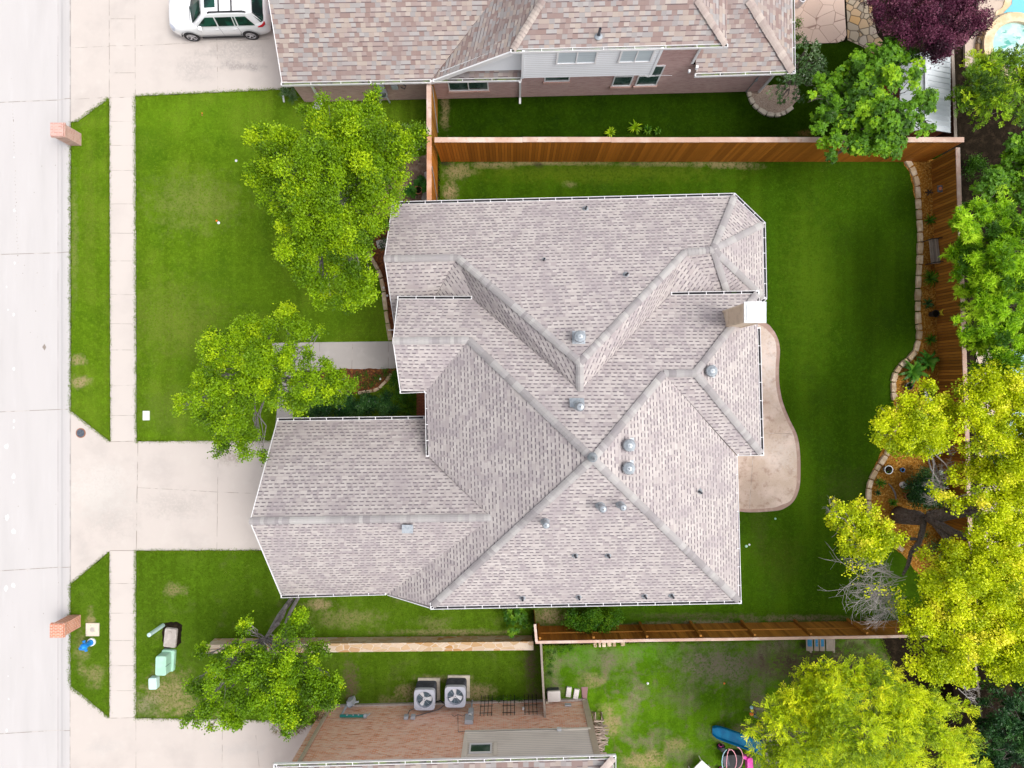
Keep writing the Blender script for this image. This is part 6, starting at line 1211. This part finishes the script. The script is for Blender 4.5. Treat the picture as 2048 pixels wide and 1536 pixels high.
def shrub(name, label, blobs, z, leaf, group=None, cat='shrub', **kw):
    q, ti, _ = crown(blobs, z, **kw); q[..., 2] = np.maximum(q[..., 2], .035); return leafmesh(name, M[leaf], q, ti, label=label, cat=cat, group=group)
shrub('shrub', 'rounded green shrub against the brown fence below the grey roof', [(1150,1238,22),(1185,1236,26),(1220,1240,24),(1165,1252,16),(1205,1254,18),(1188,1224,18),(1240,1242,12),(1135,1242,10)], .7, 'bush', ln=.08, wd=.05, K=7, sub=22, dens=12, zj=.1)
shrub('shrub', 'green shrub left of the gate at the end of the stone wall', [(1020,1232,16),(1035,1240,18),(1025,1258,14),(1045,1228,12),(1040,1215,14),(1012,1218,9),(1055,1250,7)], .7, 'bush', ln=.15, wd=.09, K=6, style='star', sub=16, dens=10, zj=.1)
shrub('hedge', 'dark green hedge along the gutter between the front tree and the porch', [(650,815,24),(690,812,26),(730,815,24),(765,812,20),(700,798,20),(740,800,20),(660,800,16),(630,822,16),(790,822,14),(775,795,16)], .75, 'darkleaf', cat='hedge', ln=.07, wd=.05, K=7, sub=26, dens=12, thi=.8, zj=.1)
shrub('shrub', 'mid green shrub between the planted bed and the white gutter corner', [(795,770,20),(812,785,18),(800,800,16),(825,810,10),(790,748,9),(770,785,12),(820,795,14)], .55, 'bush', ln=.07, wd=.045, K=7, sub=22, dens=10, thi=.6, zj=.1)
shrub('shrub', 'low plants in the small bed below the front walk', [(738,750,12),(765,750,11),(745,765,10),(775,742,9),(715,755,12),(755,757,8),(725,770,8)], .2, 'bush', ln=.06, wd=.04, K=6, sub=12, dens=6, thi=.5, zj=.05, cat='plants')
shrub('shrub', 'round dark green shrub in the middle of the lower mulch bed by the globe lights', [(1845,980,32),(1830,968,22),(1864,985,24),(1840,1003,22),(1868,962,18),(1850,955,20),(1856,1000,20),(1826,990,16)], .6, 'darkleaf', ln=.09, wd=.04, K=7, sub=24, dens=14, zj=.1)
shrub('shrub', 'dark shrub under the leaning tree trunk', [(1838,1060,14),(1862,1085,18),(1850,1105,16),(1830,1090,10)], .5, 'darkleaf', ln=.09, wd=.04, K=7, sub=20, dens=8, zj=.1)
shrub('flowering_shrub', 'dark shrub with white flowers behind the yellow crown near the fence', [(1850,805,22),(1870,830,18),(1845,785,16),(1880,850,14),(1865,880,14),(1858,900,12)], .6, 'bush', ln=.08, wd=.04, K=7, sub=20, dens=10, thi=.5, zj=.1)
shrub('white_blossom', 'white blossoms on the dark shrub near the yellow crown', [(1850,795,14),(1842,812,10),(1872,902,12),(1858,835,9),(1880,885,8)], .9, 'flower', ln=.06, wd=.05, K=4, style='star', sub=7, dens=1.2, cat='flowers')
shrub('climbing_plant', 'dark green leafy plant in the dark soil right of the brown fence', [(1945,335,20),(1935,350,14),(1960,345,14),(1950,320,12)], .5, 'bush', ln=.09, wd=.05, K=6, sub=22, dens=16, thi=.6, cat='plant')
shrub('fern', 'dark leafy plants beyond the lower end of the brown fence', [(1975,1330,16),(1965,1360,16),(1985,1375,16),(1972,1395,14),(1960,1310,10)], .5, 'bush', ln=.16, wd=.05, K=6, style='blade', sub=12, dens=10, thi=.45, cat='plant')
shrub('potted_plant', 'green leafy plant beside the terracotta pots by the front gutter', [(845,367,14),(852,375,10),(838,360,9),(825,380,12),(815,384,7)], .35, 'hosta', cat='plant', ln=.16, wd=.09, K=6, style='star', sub=10, dens=8)
shrub('shrub', 'dark plants between the big front tree and the corner of the roof', [(768,436,9),(775,445,8),(760,440,7),(745,485,9),(772,478,8),(765,495,6)], .3, 'darkleaf', ln=.08, wd=.05, K=6, sub=14, dens=7, cat='plants')
shrub('brushwood', 'brown dried brushwood with some green under the tree at the lower driveway', [(580,1440,22),(610,1425,22),(630,1405,16),(560,1460,14),(600,1450,16),(640,1420,14)], 1.0, 'dead', ln=.22, wd=.018, K=8, style='blade', sub=14, dens=38, cat='brush')
shrub('weeds', 'green weeds growing along the brick wall beside the trellises', [(985,1398,6),(1000,1396,7),(1015,1397,7),(1030,1398,6),(1042,1399,5)], .15, 'bush', ln=.06, wd=.03, K=6, sub=8, dens=6, cat='weeds')
shrub('weeds', 'bright weeds at the corner of the thin fence and the brown fence', [(1095,1305,7),(1105,1315,7),(1098,1330,7),(1125,1298,6),(1108,1300,8),(1140,1296,5),(1100,1345,5)], .12, 'bush', ln=.06, wd=.04, K=6, sub=9, dens=6, cat='weeds', tlo=.4)
shrub('trailing_plant', 'spiky whitish plant at the north house front corner by the driveway', [(580,190,8),(571,186,7),(588,194,8)], .3, 'glossy', ln=.22, wd=.03, K=6, style='blade', sub=6, dens=9, cat='plant')
mb = MB(); mb.tube([W(566, 191, .25), W(568, 204, .05)], .045, 8); mb.tube([W(566, 178, .3), W(567, 183, .2)], .04, 8); mb.build('white_edging_pipe', M['porc'], label='short white drain pipe beside the spiky plant', cat='pipe')
shrub('white_flowers', 'white flowers at the foot of the north house downspout', [(634,210,6),(631,217,5)], .2, 'flower', ln=.08, wd=.06, K=5, style='star', sub=8, dens=4, cat='flowers')
# rosettes: hosta, agapanthus, small perennials
def rosette(name, label, px, py, r, n, wd, leaf, h=.3, droop=.5, cat='plant', group=None, rings=2, seed=1, twist=0):
    rr_ = random.Random(seed); Q, T = [], []; c = W(px, py)
    for k in range(n):
        a = math.tau * k / n * 1.0 + rr_.uniform(-.3, .3) + k * 2.4 * twist; L_ = r / 40 * rr_.uniform(.55, 1.08); tn = rr_.uniform(.15, 1); hh = h * rr_.uniform(.5, 1.2)
        d = Vector((math.cos(a), math.sin(a), 0)); s = Vector((-d.y, d.x, 0)); pr = None; st = 5
        for i in range(st + 1):
            u = i / st; p = c + d * (L_ * u) + Vector((0, 0, .05 + hh * math.sin(u * math.pi * (.5 + droop * .5)))); w_ = wd * math.sin(math.pi * min(1, u * .85 + .12)) * .5 + .002
            if pr: Q.append([pr[0] - s*pr[1], pr[0] + s*pr[1], p + s*w_, p - s*w_]); T.append(tn)
            pr = (p, w_)
    return leafmesh(name, M[leaf], np.array([[list(v) for v in q] for q in Q]), np.array(T), label=label, cat=cat, group=group)
for i, (px, py, lab) in enumerate(((793, 817, 'left of the two spiky leafed clumps beside the porch'), (817, 817, 'right of the two spiky leafed clumps beside the porch'))): rosette('agapanthus', lab, px, py, 18, 60, .035, 'bush', .3, .6, group='spiky clumps by the porch', seed=i, twist=1)
rosette('hosta', 'big broad leafed plant in the bend of the mulch bed', 1822, 742, 30, 30, .17, 'hosta', .35, .6, twist=1, seed=4); rosette('hosta', 'broad leafed plant behind the big one against the brown fence', 1848, 722, 24, 24, .15, 'hosta', .4, .6, twist=1, seed=5)
rosette('fern', 'fern with spreading fronds just below the garden bench', 1857, 558, 21, 44, .05, 'bush', .25, .6, twist=1, seed=6)
for i, (px, py, r_, lab) in enumerate(((1855, 443, 13, 'low green plant above the garden bench'), (1851, 608, 12, 'dark green plant beside the slim black urn'), (1856, 680, 13, 'low green plant between the urn and the big leafed plant'), (1771, 937, 8, 'yellow green plant growing in the grey pot'), (1756, 965, 11, 'small green plant inside the lower edging'),
                                       (1751, 984, 8, 'smallest dark plant inside the lower edging'), (1782, 1004, 10, 'small green plant next to the tree trunk'), (1811, 990, 9, 'yellow green plant in the pot by the round shrub'), (1811, 771, 7, 'small green plant in the dark round pot'), (1893, 628, 12, 'green plant growing over the yellow green pot'), (1811, 801, 6, 'seedling in the terracotta pot at the yellow crown'), (1268, 258, 14, 'bright palmate weed sticking up above the tall fence cap'), (1293, 263, 9, 'smaller green weed right of the bright palmate weed'), (1313, 265, 8, 'rightmost green weed along the tall fence cap'), (1218, 269, 12, 'green weed half hidden behind the tall fence cap'))):
    rosette('plant', lab, px, py, r_ * 1.15, 26 if r_ > 8 else 16, .05, ('elm' if py < 300 and i in (11, 14) else 'bush' if i != 5 and i != 1 else 'darkleaf'), .22, .5, twist=1, seed=20 + i)
for i, (px, py) in enumerate(((1590, 48), (1592, 70))): shrub('shrub', ('small green shrub upper of two beside the flagstone patio', 'small green shrub lower of two beside the flagstone patio')[i], [(px+3, py, 9), (px, py + 6, 7)], .4, 'bush', ln=.07, wd=.045, K=6, sub=14, dens=7)

# grass blades: real tufts over the lawns, denser along their edges
def inpoly(x, y, poly):
    c = np.zeros(x.shape, bool); n = len(poly)
    for i in range(n):
        (x1, y1), (x2, y2) = poly[i][:2], poly[(i+1) % n][:2]
        if y1 == y2: continue
        k = ((y1 > y) != (y2 > y)) & (x < (x2-x1)*(y-y1)/(y2-y1)+x1); c ^= k
    return c
def fnoise(x, y, s, seed):
    r = np.random.default_rng(seed); out = 0
    for k in range(6):
        a = r.uniform(0, 6.28); f = s * r.uniform(.6, 1.8); out = out + np.sin((x*np.cos(a) + y*np.sin(a))*f + r.uniform(0, 6.28) + 1.5*np.sin((x*np.sin(a) - y*np.cos(a))*f*.7 + k))
    return out / 6
EXC = [p for n, m, p in SHEETS if n in ('mulch_bed', 'front_walk', 'porch', 'patio', 'stone_path', 'gravel_bed', 'dirt_patch')]
for name, mname, pts in [s for s in SHEETS if s[0] == 'lawn']:
    xs = [p[0] for p in pts]; ys = [p[1] for p in pts]; x0, x1, y0, y1 = max(min(xs), -20), min(max(xs), 2080), max(min(ys), -20), min(max(ys), 1560)
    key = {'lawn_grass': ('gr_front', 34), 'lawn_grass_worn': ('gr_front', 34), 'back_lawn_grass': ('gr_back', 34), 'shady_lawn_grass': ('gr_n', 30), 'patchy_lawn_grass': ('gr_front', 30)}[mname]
    n = int((x1-x0)*(y1-y0)/1600*key[1]); X = RNG.uniform(x0, x1, n); Y = RNG.uniform(y0, y1, n); ok = inpoly(X, Y, pts)
    nz = fnoise(X/40, Y/40, 1.1, 5) + .6*fnoise(X/40, Y/40, 4.2, 6); ok &= RNG.uniform(0, 1, n) < np.clip(.6 + nz*.8, .08, 1); X, Y, nz = X[ok], Y[ok], nz[ok]
    ex, ey = [], []                                        # edge tufts
    for i in range(len(pts)):
        a, b = pts[i], pts[(i+1) % len(pts)]; ln = math.hypot(b[0]-a[0], b[1]-a[1]); k = int(ln*1.6); u = RNG.uniform(0, 1, k)
        ex.append(a[0] + (b[0]-a[0])*u + RNG.normal(0, .8, k)); ey.append(a[1] + (b[1]-a[1])*u + RNG.normal(0, .8, k))
    ex, ey = np.concatenate(ex), np.concatenate(ey); X = np.concatenate([X, ex]); Y = np.concatenate([Y, ey]); nz = np.concatenate([nz, np.full(len(ex), .6)])
    ok = np.ones(len(X), bool)
    for p in EXC: ok &= ~inpoly(X, Y, p)
    X, Y, nz = X[ok], Y[ok], nz[ok]; s = HC / FC
    P = np.stack([(X-1024)*s, (768-Y)*s, np.full(len(X), .034)], 1); D = unit(RNG.normal(size=P.shape)*np.array([1, 1, .2]) + np.array([0, 0, .7]))
    q = leaves(P, D, 4, .055, .022, 'rnd'); q[..., 2] = np.maximum(q[..., 2], .031)
    tn = np.clip(np.repeat(.42 + nz*.35 + RNG.normal(0, .12, len(P)), 4), 0, 1)
    leafmesh('grass', M[key[0]], q, tn, kind='stuff')
